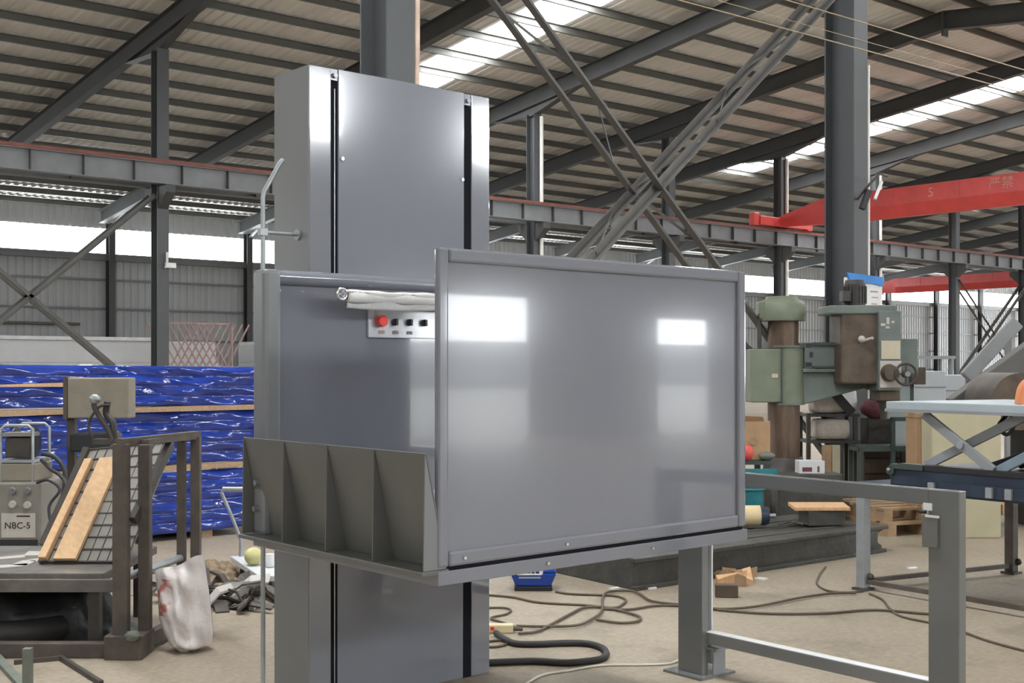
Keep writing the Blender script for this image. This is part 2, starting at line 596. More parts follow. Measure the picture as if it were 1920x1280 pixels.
def clad(Y, z0, z1, xa, xb, s):
    v, x = [], xa
    while x < xb - 0.01:
        for dx, dy in ((0, 0.03), (0.16, 0.03), (0.20, 0), (0.26, 0)):
            xx = min(x + dx, xb)
            v += [(xx, Y - s * dy, z0), (xx, Y - s * dy, z1)]
        x += 0.30
    v += [(xb, Y, z0), (xb, Y, z1)]
    n = len(v) // 2
    return v, [(2 * i, 2 * i + 2, 2 * i + 3, 2 * i + 1) for i in range(n - 1)]


WZ0, WZ1 = 5.95, 6.93
mb = MB()
mb.add(*clad(YF, 0, WZ0, XA, XB, 1))
mb.add(*clad(YF, WZ1, 8.2, XA, XB, 1))
wf = struct('wall_back', mb, M['clad'], 'pale ribbed cladding of the far wall')
gm = MB()
for z in (1.2, 2.5, 3.75, 4.9):
    gm.box(XA, XB, YF - 0.16, YF - 0.035, z - 0.04, z + 0.04)
struct('trim_1', gm, M['girt'], 'horizontal rails behind the far wall cladding')
struct('trim_2', MB().box(XA, XB, YF - 0.25, YF - 0.035, 5.66, 5.93), M['girt'], 'dark steel sill beam under the far windows')
WCX = lambda k: 12.8 + 6 * k            # wall columns
for i, k in enumerate(range(-4, 17)):
    a, b = max(XA, WCX(k) - 3 + 3), min(XB, WCX(k) + 6)
    struct('window_%d' % (i + 1), MB().box(a + 0.03, b - 0.03, YF - 0.02, YF + 0.02, WZ0, WZ1), M['window'], 'bright daylit window strip of one bay')

# near wall behind the camera: high windows and two open doorways
DOORS = [(15.2, 17.5, 2.95), (21.6, 23.5, 2.62)]
HIGH = [(-22, 8, 5.9, 7.0), (11.6, 14.45, 6.25, 7.45), (18.0, 21.0, 6.25, 7.45), (27, 105, 5.9, 7.0)]  # out of view; the long end windows are added for general light
mb = MB()
x = XA
for a, b, z in DOORS:
    mb.box(x, a, YN - 0.1, YN, 0, 3.2)
    mb.box(a, b, YN - 0.1, YN, z, 3.2)
    x = b
mb.box(x, XB, YN - 0.1, YN, 0, 3.2)
mb.box(XA, XB, YN - 0.1, YN, 3.2, 5.9)
x = XA
for a, b, z0, z1 in HIGH:
    mb.box(x, a, YN - 0.1, YN, 5.9, 7.5)
    if z0 > 5.9:
        mb.box(a, b, YN - 0.1, YN, 5.9, z0)
    if z1 < 7.5:
        mb.box(a, b, YN - 0.1, YN, z1, 7.5)
    x = b
mb.box(x, XB, YN - 0.1, YN, 5.9, 7.5)
mb.box(XA, XB, YN - 0.1, YN, 7.5, 8.3)
struct('wall_front', mb, M['clad'])
for i, (a, b, z0, z1) in enumerate(HIGH):
    struct('window_%d' % (31 + i), MB().box(a, b, YN - 0.06, YN - 0.03, z0, z1), M['boosted' if i in (1, 2) else 'window'])
for nm, X, s in (('wall_left', XA, 1), ('wall_right', XB, -1)):
    mb = MB()
    mb.prism([(X, YN, 0), (X, YF, 0), (X, YF, ZS(YF)), (X, YR, ZS(YR)), (X, YN, ZS(YN))], (-0.1 * s, 0, 0))
    struct(nm, mb, M['clad'])
struct('window_41', MB().box(XB - 0.05, XB - 0.02, 14, 46, 0.6, 6.0), M['gable_fill'])  # unseen glowing panel added to brighten the far wall

# translucent roof strips
n = 0
for X, w in ((-14.4, 1.5), (3.2, 1.5), (21.2, 1.45), (39.6, 1.6), (57.6, 1.5), (75.6, 1.5)):
    for ya, yb in ((19.6, 33.2), (0.5, 16.0)):
        n += 1
        mb = MB()
        mb.hexa([(X - w / 2, ya, ZS(ya) - 0.03), (X + w / 2, ya, ZS(ya) - 0.03), (X + w / 2, yb, ZS(yb) - 0.03), (X - w / 2, yb, ZS(yb) - 0.03),
                 (X - w / 2, ya, ZS(ya) - 0.01), (X + w / 2, ya, ZS(ya) - 0.01), (X + w / 2, yb, ZS(yb) - 0.01), (X - w / 2, yb, ZS(yb) - 0.01)])
        struct('window_%d' % (50 + n), mb, M['skylight'], 'glaring translucent strip in the roof')

# purlins, one long object each
Y = YF - 0.7
while Y > 8.5:
    if abs(Y - YR) > 0.2:
        z = ZS(Y) - 0.03
        mb = MB().section((XA, Y, z - 0.10), (XB, Y, z - 0.10), [(-0.035, -0.1), (0.035, -0.1), (0.035, -0.085), (-0.022, -0.085), (-0.022, 0.085), (0.035, 0.085), (0.035, 0.1), (-0.035, 0.1)])
        solo('roof_purlin', mb, M['purlin'], 'thin dark roof purlin running the length of the hall under the ribbed sheeting', 'purlin', 'roof purlins')
    Y -= 1.42

ORD = ['first', 'second', 'third', 'fourth', 'fifth', 'sixth', 'seventh', 'eighth', 'ninth', 'tenth', 'eleventh', 'twelfth',
       'thirteenth', 'fourteenth', 'fifteenth', 'sixteenth', 'seventeenth']
CX = lambda k: 12.45 + 6 * k
# rafters
for k in range(0, 12):
    mb = MB()
    for ya, yb in ((YF - 0.3, YR), (YR, 8.2)):
        n_ = 1
        mb.ibeam((CX(k), ya, ZC(ya)), (CX(k), yb, ZC(yb)), 0.24, 0.50)
    mb.box(CX(k) - 0.125, CX(k) + 0.125, YR - 0.03, YR + 0.03, ZC(YR) - 0.42, ZC(YR) + 0.25)
    # haunch over the column
    mb.prism([(CX(k) - 0.01, ROW - 1.9, ZC(ROW - 1.9) - 0.24), (CX(k) - 0.01, ROW, ZC(ROW) - 0.55), (CX(k) - 0.01, ROW + 1.9, ZC(ROW + 1.9) - 0.24)], (0.02, 0, 0))
    mb.beam((CX(k), ROW - 1.9, ZC(ROW - 1.9) - 0.25), (CX(k), ROW, ZC(ROW) - 0.55), 0.22, 0.015)
    mb.beam((CX(k), ROW + 1.9, ZC(ROW + 1.9) - 0.25), (CX(k), ROW, ZC(ROW) - 0.55), 0.22, 0.015)
    solo('roof_rafter', mb, M['rafter'], 'dark sloping roof rafter over the %s crane-row column from the blue bundles' % ORD[k], 'rafter', 'roof rafters')

# crane-row columns
for k in range(0, 12):
    t = thing('steel_column', 'grey H-section column under the crane runway, %s of its row from the blue bundles' % ORD[k], 'column', (CX(k), ROW, 0), group='crane row columns')
    put('shaft', MB().ibeam((CX(k), ROW, 0), (CX(k), ROW, ZC(ROW) - 0.5), 0.30, 0.36, 0.016, 0.012, up=(0, 1, 0)), M['column'], t)
    for s in (-1, 1):
        mb = MB()
        ya, yb = ROW + s * 0.18, ROW + s * 0.62
        mb.prism([(CX(k) - 0.12, ya, 5.84), (CX(k) - 0.12, yb, 5.84), (CX(k) - 0.12, yb, 5.66), (CX(k) - 0.12, ya, 5.30)], (0.24, 0, 0))
        put('corbel', mb, M['rafter'], t)
    if k in (2, 4, 5):
        put('conduit', MB().cyl((CX(k) + 0.10, ROW - 0.24, 1.0), (CX(k) + 0.10, ROW - 0.24, 9.1), 0.06, n=10), M['conduit'], t)['label'] = 'pale vertical conduit'
    if k == 0:
        mb = MB().box(CX(k) + 0.02, CX(k) + 0.26, ROW - 0.34, ROW - 0.24, 3.88, 4.0).tube([(CX(k) + 0.05, ROW - 0.2, 3.9), (CX(k) + 0.05, ROW - 0.3, 3.9), (CX(k) + 0.05, ROW - 0.3, 4.25)], 0.03)
        put('lamp_bracket', mb, M['white'], t)

# crane runway beams on both sides of the row
for s, lab in ((-1, 'grey crane runway girder with red oxide top flange, facing the lift'), (1, 'grey crane runway girder on the window side of the columns')):
    Yb = ROW + s * 0.42
    t = thing('crane_runway', lab, 'crane runway', (CX(0), Yb, 5.86))
    put('web', MB().ibeam((XA, Yb, 6.11), (XB, Yb, 6.11), 0.26, 0.50, 0.02, 0.012), M['runway'], t)
    put('rail', MB().box(XA, XB, Yb - 0.15, Yb + 0.15, 6.365, 6.39).box(XA, XB, Yb - 0.04, Yb + 0.04, 6.39, 6.46), M['redoxide'], t)
    x = 8.0
    while x < (62 if s < 0 else 40):
        put('stiffener', MB().box(x - 0.008, x + 0.008, Yb - 0.12, Yb + 0.12, 5.88, 6.34), M['rafter'], t)
        x += 1.2 if s < 0 else 2.4

# wall columns with their knee braces
for k in range(0, 15):
    t = thing('wall_column', 'dark steel column against the far wall cladding, %s from the corner with the red lattice' % ORD[k], 'column', (WCX(k), YF - 0.4, 0), group='far wall columns')
    put('shaft', MB().ibeam((WCX(k), YF - 0.38, 0), (WCX(k), YF - 0.38, ZC(YF) - 0.2), 0.26, 0.34, 0.016, 0.012, up=(0, 1, 0)), M['rafter'], t)
    put('knee_plate', MB().beam((WCX(k), YF - 0.55, 6.95), (WCX(k), YF - 1.9, 7.55), 0.12, 0.04), M['galv'], t)
for k, o in enumerate([o for o in list(COL.objects) if o.name.startswith('wall_column')]):
    o['label'] = 'dark steel column against the far wall cladding, %s one from the blue bundles' % ORD[k]

# cross bracing of the crane row above the blue bundles
mb = MB()
for yo in (-0.17, 0.17):
    for p, q in (((6.6, 5.32), (12.25, 0.69)), ((6.6, 0.70), (12.25, 5.62))):
        mb.section((p[0], ROW + yo, p[1]), (q[0], ROW + yo, q[1]), [(-0.004, -0.05), (0.06, -0.05), (0.06, -0.04), (0.006, -0.04), (0.006, 0.05), (-0.004, 0.05)])
solo('cross_brace', mb, M['brace'], 'large X of steel angles in front of the far cladding, above the blue bundles', 'brace')
solo('wall_pipe', MB().cyl((8, YF - 0.3, 3.12), (17.6, YF - 0.3, 3.12), 0.06, n=10), M['brace'], 'thin horizontal pipe across the far wall behind the X brace', 'pipe')

# lattice bracing in the crane row further along
mb = MB()
for yo in (-0.17, 0.17):
    for (p, q) in (((CX(6), 5.2), (CX(7), 0.6)), ((CX(6), 0.6), (CX(7), 5.2))):
        mb.angle((p[0], ROW + yo, p[1]), (q[0], ROW + yo, q[1]), 0.10, 0.012)
solo('cross_brace', mb, M['brace'], 'small X brace between the seventh and eighth crane-row columns', 'brace')

# two big columns of the near row with the twin-angle X between them
A = Vector((5.32, 7.87, 0)); B = Vector((11.32, 7.87, 0))
for P, lab in ((A, 'big grey H-section column rising behind the lift mast'), (B, 'big dark grey column behind the radial drill, notice board on it')):
    t = thing('main_column', lab, 'column', P)
    put('shaft', MB().ibeam(P, P + Vector((0, 0, 9.4)), 0.25, 0.38, 0.018, 0.014, up=(0, 1, 0)), M['column'], t)
    put('foot_plate', MB().box(P.x - 0.25, P.x + 0.25, P.y - 0.3, P.y + 0.3, 0, 0.03), M['column'], t)
    if P is A:
        put('conduit', MB().tube([(P.x + 0.16, P.y - 0.17, 0.5), (P.x + 0.16, P.y - 0.17, 3.3), (P.x + 0.165, P.y - 0.17, 6), (P.x + 0.16, P.y - 0.17, 9)], 0.024, 8), M['oconduit'], t)['label'] = 'pinkish stained conduit'
    else:
        put('conduit', MB().cyl((P.x + 0.16, P.y - 0.17, 0.5), (P.x + 0.16, P.y - 0.17, 4.8), 0.022, n=8), M['conduit'], t)['label'] = 'white conduit'
L1 = lambda X: 4.6 - 0.87 * (X - 6.55)
L2 = lambda X: 2.5 + 0.85 * (X - 7.38)
for L_, lab, zo in ((L1, 'twin-angle diagonal brace descending from the column behind the mast', 0.0), (L2, 'twin-angle diagonal brace rising towards the notice-board column', 0.03)):
    t = thing('diagonal_brace', lab, 'brace', (8.3, 7.87, L_(8.3)))
    for Yb in (7.69 + zo, 8.05 - zo):
        put('angle_bar', MB().section((5.47, Yb, L_(5.47)), (11.17, Yb, L_(11.17)), [(-0.004, -0.04), (0.07, -0.04), (0.07, -0.03), (0.006, -0.03), (0.006, 0.04), (-0.004, 0.04)]), M['brace'], t)
    x, s = 5.8, 1
    while x < 10.6:
        ya, yb = (7.70, 8.04) if s > 0 else (8.04, 7.70)
        put('lacing_bar', MB().beam((x, ya, L_(x)), (x + 0.55, yb, L_(x + 0.55)), 0.006, 0.025), M['brace'], t)
        x += 0.8
        s = -s

# flood lamp, board on column B
t = thing('flood_lamp', 'small black flood lamp on an arm clipped to the big dark column', 'lamp', (B.x + 0.05, B.y - 0.25, 3.35))
lx, ly = B.x - 0.13, B.y - 0.20
put('bracket_arm', MB().tube([(lx + 0.05, ly, 3.32), (lx + 0.02, ly - 0.12, 3.42), (lx + 0.16, ly - 0.2, 3.58), (lx + 0.30, ly - 0.2, 3.57)], 0.014), M['darksteel'], t)
put('lamp_housing', MB().beam((lx - 0.01, ly - 0.10, 3.20), (lx + 0.05, ly - 0.14, 3.40), 0.07, 0.055), M['black'], t)
put('lamp_tube', MB().cyl((lx + 0.07, ly - 0.20, 3.30), (lx + 0.20, ly - 0.20, 3.50), 0.018, n=10), M['white'], t)
t = thing('notice_board', 'white notice board with a blue header on the big dark column', 'notice board', (11.35, 7.60, 2.05))
put('board', MB().box(10.98, 11.62, 7.63, 7.66, 1.85, 2.47), M['white'], t)
hx = MB()
hx.prism([(10.97, 7.61, 2.52), (11.63, 7.61, 2.50), (11.64, 7.61, 2.40), (11.45, 7.61, 2.42), (11.2, 7.61, 2.42), (11.02, 7.61, 2.44)], (0, 0.02, 0))
put('blue_header', hx, M['signblue'], t)
put('print_line', MB().box(11.42, 11.56, 7.626, 7.63, 2.33, 2.345).box(11.44, 11.56, 7.626, 7.63, 2.27, 2.28).box(11.44, 11.54, 7.626, 7.63, 2.2, 2.21), M['fadedred'], t)

# overhead wires
for z0, yy, sag, lab in ((5.04, 7.30, 0.02, 'thin pale overhead wire, the higher one, passing in front of the big dark column'), (4.74, 7.25, 0.02, 'thin pale overhead wire, the lower one, passing in front of the big dark column'),
                         (5.01, 7.45, 0.0, 'faint thin wire stretched between the two brighter overhead wires')):
    if 'faint' in lab:
        z0 = 4.92
    pts = [(2 + i * 1.5, yy, z0 + 0.008 * (i * 1.5 - 7)) for i in range(17)]
    solo('overhead_wire', MB().tube(pts, 0.004 if 'faint' in lab else 0.0065, 6), M['wire'], lab, 'wire')


# overhead cranes
def crane(X, y0, y1, z0, z1, lab, marks):
    t = thing('bridge_crane', lab, 'crane', (X, (y0 + y1) / 2, z0))
    h = z1 - z0
    zk = z0 + 0.42 * h
    sec = [(-0.14, 0), (0.14, 0), (0.30, 0.42 * h), (0.30, h), (-0.30, h), (-0.30, 0.42 * h)]
    put('bridge_girder', MB().prism([(X + x, y0, z0 + z) for x, z in sec], (0, y1 - 2.2 - y0, 0)), M['crane'], t)
    e = y1 - 2.2
    mb = MB().hexa([(X - 0.14, e, z0), (X + 0.14, e, z0), (X + 0.14, y1, z0 + 0.12), (X - 0.14, y1, z0 + 0.12),
                    (X - 0.30, e, z1), (X + 0.30, e, z1), (X + 0.20, y1, z0 + 0.45), (X - 0.20, y1, z0 + 0.45)])
    put('girder_end', mb, M['crane'], t)
    mb = MB().box(X - 1.4, X + 1.4, y1 - 0.18, y1 + 0.18, z0 + 0.08, z0 + 0.40)
    for s in (-1, 1):
        mb.box(X + s * 1.55 - 0.15, X + s * 1.55 + 0.15, y1 - 0.12, y1 + 0.12, z0 + 0.05, z0 + 0.5)
    put('end_carriage', mb, M['crane'], t, 0.02)
    for yy in [y0 + 1.5 + 2.4 * i for i in range(int((y1 - y0 - 3) / 2.4))]:
        put('seam_plate', MB().box(X - 0.315, X - 0.30, yy - 0.01, yy + 0.01, zk, z1), M['crane'], t)
    for s, y, z, sz in marks:
        lettering('crane_mark', s, sz, M['cranetext'], t, (X - 0.305, y, z), (0, -1, 0), (0, 0, 1), 0.004)


crane(36.0, 9.5, 27.78, 6.44, 7.40, 'large red overhead travelling crane nearer the camera, pale lettering on its girder', [('5', 21.6, 7.10, 0.42), ('\u4e25\u7981', 19.2, 7.12, 0.42)])
crane(69.0, 28.8, 46.3, 6.10, 7.02, 'smaller-looking red overhead crane farther off, in front of the far windows', [])

# ================================================================== the lift (own axes, turned a little against the hall)
TL = radians(41.15)
D = TL - TB
base = Vector((3.43, 4.85, 0))
loc = Matrix.Rotation(D, 3, 'Z') @ base
lift = thing('platform_lift', 'tall glossy grey vertical platform lift with a raised half-open carriage', 'platform lift', base, loc, D)
P_, G_ = M['paint'], M['paint2']
ZT = 2.89
x0, xa, xb, xc, xd, x1 = 2.906, 3.020, 3.057, 3.790, 3.840, 3.957
yt, yb_ = 4.70, 5.00
put('mast_rail', MB().box(x0, xa, yt, yb_, 0, ZT), M['rail'], lift, 0.004)
put('mast_rail', MB().box(xd, x1, yt, yb_, 0, ZT), M['rail'], lift, 0.004)
put('mast_side', MB().box(x0 - 0.003, x0, yt + 0.004, yb_, 0, ZT - 0.002), M['side'], lift)
put('mast_back', MB().box(xa + 0.001, xd - 0.001, yb_ - 0.03, yb_, 0, ZT), G_, lift)
tl = math.tan(radians(1.6))
put('mast_cover', MB().hexa([(xb, yt + 0.004, 0), (xc, yt + 0.004, 0), (xc, yt + 0.05, 0), (xb, yt + 0.05, 0),
                             (xb, yt + 0.004 - tl * 0.35, ZT), (xc, yt + 0.004 - tl * 0.35, ZT), (xc, yt + 0.05, ZT), (xb, yt + 0.05, ZT)]), P_, lift, 0.003)
put('guide_slot', MB().box(xa + 0.001, xb - 0.001, yt + 0.006, yt + 0.2, 0, 2.835), M['slot'], lift)['label'] = 'black vertical slot with a chain'
put('guide_slot', MB().box(xc + 0.001, xd - 0.001, yt + 0.006, yt + 0.2, 0, 2.825), M['slot'], lift)['label'] = 'black vertical slot'
put('chain_rod', MB().cyl((xa + 0.021, yt + 0.004, 0.0), (xa + 0.021, yt + 0.004, 2.80), 0.003, n=8), M['steel'], lift)
for X, z in (((xa + xb) / 2, 2.86), ((xc + xd) / 2, 2.855)):
    put('slot_cap', MB().box(X - 0.019, X + 0.019, yt + 0.002, yt + 0.1, z - 0.022, ZT - 0.002).cyl((X, yt - 0.012, z), (X, yt + 0.01, z), 0.012, n=12), P_, lift)
for X, z in ((3.075, 2.485), (3.775, 2.46)):
    put('screw', MB().cyl((X, yt - 0.014, z), (X, yt + 0.004, z), 0.008, 0.011, 12), M['chrome'], lift)
# guide pole at the side of the mast
gp = put('guide_pole', MB().tube([(2.724, 4.79, 0), (2.724, 4.79, 1.2), (2.724, 4.79, 2.29), (2.73, 4.79, 2.315), (2.81, 4.79, 2.45), (2.825, 4.79, 2.465)], 0.0105, 10), M['galv'], lift)
put('pole_bracket', MB().cyl((2.724, 4.79, 2.135), (2.906, 4.79, 2.135), 0.008, n=10).cyl((2.895, 4.79, 2.135), (2.907, 4.79, 2.135), 0.025, n=14).box(2.705, 2.74, 4.775, 4.805, 2.12, 2.15), M['galv'], gp)
put('pole_foot', MB().box(2.67, 2.78, 4.74, 4.84, 0, 0.01), M['galv'], gp)
# carriage
put('platform_deck', MB().box(2.605, 4.325, 3.371, 4.665, 0.776, 0.826), P_, lift, 0.003)
for X in (3.025, 3.80):
    put('carriage_bracket', MB().box(X, X + 0.03, 4.655, 4.78, 0.84, 1.4), M['flap'], lift)
gu = put('guard_panel', MB().box(2.62, 4.305, 3.388, 3.396, 0.845, 1.95), P_, lift)
rim = MB()
X0, X1, Z0, Z1, W = 2.604, 4.315, 0.838, 1.96, 0.050
for bx in ((X0, X0 + W, Z0, Z1), (X1 - W, X1, Z0, Z1), (X0 + W, X1 - W, Z1 - W, Z1), (X0 + W, X1 - W, Z0, Z0 + 0.055)):
    rim.box(bx[0], bx[1], 3.371, 3.396, bx[2], bx[3])
put('panel_rim', rim, P_, gu, 0.010)
put('panel_seam', MB().box(2.61, 4.30, 3.382, 3.396, 0.824, 0.846), M['slot'], gu)
for X in (3.12, 3.70):
    put('screw', MB().cyl((X, 3.360, 0.803), (X, 3.374, 0.803), 0.006, 0.008, 10), M['chrome'], lift)
for X in (2.72, 3.22):
    put('screw', MB().cyl((X, 3.362, 0.865), (X, 3.374, 0.865), 0.006, 0.008, 10), M['chrome'], gu)
bp_ = put('back_panel', MB().box(2.68, 4.30, 4.622, 4.66, 0.83, 1.93), P_, lift)
for xa_, xb_ in ((2.60, 2.685), (4.22, 4.305)):
    put('back_post', MB().box(xa_, xb_, 4.56, 4.665, 0.826, 1.955), G_, bp_, 0.02)
put('top_rail', MB().cyl((2.64, 4.615, 1.925), (4.26, 4.615, 1.925), 0.032, n=20), P_, bp_)
put('screw', MB().cyl((2.70, 4.605, 1.868), (2.70, 4.63, 1.868), 0.008, 0.010, 12), M['chrome'], bp_)
hr = put('handrail', MB().cyl((2.925, 4.49, 1.845), (4.18, 4.49, 1.845), 0.019, n=18), M['chrome'], lift)
put('rail_end_ring', MB().torus((2.928, 4.47, 1.855), 0.024, 0.007, 'Y').box(2.922, 2.934, 4.464, 4.476, 1.834, 1.876).box(2.907, 2.949, 4.464, 4.476, 1.849, 1.861), M['chrome'], hr)
wr = MB()


def wrap(u, v):
    x = 2.955 + u * 1.22
    rr = 0.031 + 0.002 * sin(u * 23) + 0.0015 * sin(u * 57)
    if v < 0.6:
        a = radians(-150 + 310 * v / 0.6)
        return Vector((x, 4.485 - rr * sin(a), 1.845 + rr * cos(a)))
    k = (v - 0.6) / 0.4
    return Vector((x, 4.485 - rr * sin(radians(160)) - 0.022 * (1 - k) + 0.004 * sin(u * 31), 1.845 + 0.028 - 0.078 * k - 0.004 * sin(u * 9)))


wr.grid(90, 24, wrap)
w_o = put('paper_wrapping', wr, M['paper'], hr)
w_o['label'] = 'white paper wrapped round the handrail'
w_o.modifiers.new('thick', 'SOLIDIFY').thickness = 0.002
for X in (3.2, 3.9):
    put('rail_bracket', MB().cyl((X, 4.49, 1.845), (X, 4.625, 1.845), 0.012, n=10), M['chrome'], hr)
cp = put('control_plate', MB().box(3.160, 3.75, 4.607, 4.622, 1.672, 1.800), M['plate'], lift, 0.003)
cp['label'] = 'brushed metal control plate'
put('emergency_button', MB().cyl((3.222, 4.607, 1.748), (3.222, 4.590, 1.748), 0.017, n=18).cyl((3.222, 4.590, 1.748), (3.222, 4.573, 1.748), 0.027, 0.024, 22), M['red'], cp)['label'] = 'red mushroom emergency button'
for X in (3.302, 3.385, 3.47):
    put('selector_knob', MB().cyl((X, 4.607, 1.745), (X, 4.593, 1.745), 0.016, n=18).box(X - 0.006, X + 0.006, 4.580, 4.594, 1.730, 1.760), M['black'], cp)
for X, m_ in ((3.232, M['fadedred']), (3.31, M['girt']), (3.39, M['girt'])):
    put('small_legend', MB().box(X - 0.017, X + 0.017, 4.6055, 4.607, 1.690, 1.705), m_, cp)
# flap with gussets
fl = put('ramp_flap', MB().hexa([(2.640, 3.376, 0.832), (2.648, 3.376, 0.832), (2.648, 4.655, 0.832), (2.640, 4.655, 0.832),
                                 (2.553, 3.376, 1.242), (2.561, 3.376, 1.242), (2.561, 4.655, 1.242), (2.553, 4.655, 1.242)]), M['flap'], lift, 0.002)
for y in (3.379, 3.688, 4.003, 4.325, 4.652):
    put('gusset', MB().prism([(2.5525, y - 0.003, 1.236), (2.546, y - 0.003, 0.834), (2.640, y - 0.003, 0.834)], (0, 0.006, 0)), M['flap'] if y > 3.4 else M['paint2'], fl)
put('flap_sill', MB().box(2.535, 2.655, 3.373, 4.662, 0.815, 0.832), M['flap'], fl, 0.003)
for y, z in ((4.60, 1.05), (4.61, 0.94)):
    put('bolt', MB().cyl((2.575, y, z), (2.600, y, z), 0.012, n=8), M['steel'], fl)

# ================================================================== grey railing frame
gx = 4.66
t = thing('railing_frame', 'grey channel-steel frame standing on the floor past the lift panel', 'frame', (gx, 3.45, 0))
gm_ = M['gate']
# post standing farther back, a box beside an open channel
put('post', MB().box(4.595, 4.640, 4.03, 4.19, 0.01, 1.03).box(4.640, 4.695, 4.165, 4.19, 0.01, 1.03), gm_, t, 0.004)
put('post_flange', MB().box(4.688, 4.700, 4.05, 4.19, 0.05, 1.03), M['bright'], t, 0.002)['label'] = 'edge flange with a painted pale glint'  # flange edge whose reflected light is put into its colour
pn = put('post', MB().box(4.60, 4.655, 2.655, 2.795, 0.01, 1.03), gm_, t, 0.004)
put('top_rail', MB().box(4.60, 4.655, 2.795, 4.03, 0.965, 1.03), gm_, t, 0.004)
br_ = put('bottom_rail', MB().box(4.625, 4.685, 2.795, 4.05, 0.165, 0.222), M['railtop'], t, 0.004)
put('rail_glint', MB().box(4.627, 4.683, 2.797, 4.04, 0.2215, 0.2245), M['bright'], br_)['label'] = 'painted glint along the rail top'  # added strip that paints the skylight's gleam on the rail
ft = put('foot_plate', MB().box(4.54, 4.80, 3.99, 4.24, 0, 0.012), gm_, t)
put('foot_bracket', MB().prism([(4.645, 4.0, 0.012), (4.645, 4.0, 0.13), (4.66, 4.0, 0.14), (4.735, 4.0, 0.14), (4.735, 4.0, 0.012)], (0, 0.006, 0)).box(4.63, 4.77, 3.97, 4.06, 0.135, 0.148), M['midgrey'], ft)
put('foot_plate', MB().box(4.54, 4.75, 2.60, 2.85, 0, 0.012), gm_, t)
lb = put('latch_box', MB().box(4.585, 4.601, 2.745, 2.815, 0.79, 0.92), gm_, pn, 0.003)
put('latch_tape', MB().box(4.594, 4.599, 2.775, 2.815, 0.942, 0.972).box(4.583, 4.586, 2.735, 2.80, 0.915, 0.925), M['white'], lb)['label'] = 'white tape'
put('latch_bolt', MB().cyl((4.59, 2.80, 0.935), (4.59, 2.83, 0.935), 0.008, n=8), M['black'], lb)

# ================================================================== blue bundles
def bundle(z0, z1, y0, layers, lab, xr=5.46):
    t = thing('blue_panel_bundle', lab, 'panel bundle', (2.5, y0 + 0.6, z0), group='blue wrapped panel bundles')
    x0_, x1_ = -2.5, xr
    rnd = random.Random(int(z0 * 100) + 3)
    ph = [rnd.uniform(0, 6) for _ in range(40)]

    def prof(v):
        k = v * layers
        fr = k - int(k)
        return -0.022 * (1 - abs(2 * fr - 1) ** 3)

    def fn(u, v):
        x = x0_ + u * (x1_ - x0_)
        w = 0.018 * sin(x * 3.1 + ph[0] + 4 * v) * sin(v * 9 + ph[1]) + 0.012 * sin(x * 7.7 + ph[2] - 9 * v) + 0.008 * sin(x * 17 + ph[3] + 21 * v)
        return Vector((x, y0 + prof(v) + w, z0 + v * (z1 - z0) + 0.008 * sin(x * 1.3 + ph[4])))
    mb = MB()
    mb.grid(150, layers * 8, fn)
    mb.grid(150, 6, lambda u, v: fn(u, 1.0) + Vector((0, v * 1.1, 0.012 * sin(v * 7 + u * 30) * v)))
    mb.grid(8, layers * 8, lambda u, v: Vector((x1_ + 0.02 * sin(u * 9 + v * 6), y0 + u * 1.1, fn(1, v).z)))
    mb.box(x0_, x1_ - 0.03, y0 + 0.05, y0 + 1.1, z0 + 0.01, z1 - 0.03)
    put('wrapped_sheets', mb, M['blue'], t)
    return t


bundle(1.185, 1.535, 10.20, 4, 'top bundle of blue plastic-wrapped panels on the stack')
bundle(0.66, 1.13, 10.22, 5, 'middle bundle of blue plastic-wrapped panels on the stack')
bundle(0.07, 0.61, 10.18, 6, 'bottom bundle of blue plastic-wrapped panels on the floor', 5.40)
for z, lab in ((1.135, 'timber bearer under the top blue bundle'), (0.615, 'timber bearer under the middle blue bundle')):
    solo('timber_bearer', MB().box(3.1, 5.52, 10.165, 10.26, z, z + 0.045), M['timber'], 'long pale ' + lab, 'timber')
for X in (0.4, 2.6, 4.9):
    solo('timber_block', MB().box(X, X + 0.1, 10.2, 11.2, 0, 0.068), M['timber'], 'short timber block under the bottom blue bundle', 'timber', 'blocks under the blue stack')
solo('timber_strip', MB().prism([(2.98, 10.13, 1.385), (3.70, 10.13, 1.40), (3.70, 10.13, 1.365), (3.04, 10.13, 1.37)], (0, 0.02, 0)), M['ply'], 'splintered orange wood strip stuck on the top blue bundle', 'wood')
solo('wood_end_board', MB().box(5.50, 5.56, 10.12, 10.42, 0.0, 1.12), M['palletwood'], 'brown upright board at the end of the blue stack', 'board')

# white panel stacks at the far wall
for xa_, xb_, z0, z1, lab in ((10.5, 20.1, 0, 1.60, 'lower white panel pile beyond the X brace'), (10.5, 20.0, 1.60, 2.36, 'upper white panel pile beyond the X brace'),
                              (21.9, 30.5, 0, 1.62, 'lower white panel pile behind the lift'), (21.9, 30.5, 1.62, 2.28, 'upper white panel pile behind the lift')):
    solo('white_panel_pile', MB().box(xa_, xb_, 40.5, 42.5, z0, z1), M['whitepanel'], lab + ' near the far wall', 'panel pile', bevel=0.025)
for xa_, xb_, z in ((10.5, 17.6, 2.36), (21.9, 24.4, 2.28)):
    solo('white_sheet', MB().box(xa_, xb_, 40.4, 42.4, z, z + 0.12), M['white'], 'bright white sheet lying on the pile %s' % ('beyond the X brace' if xa_ < 15 else 'behind the lift'), 'sheet')
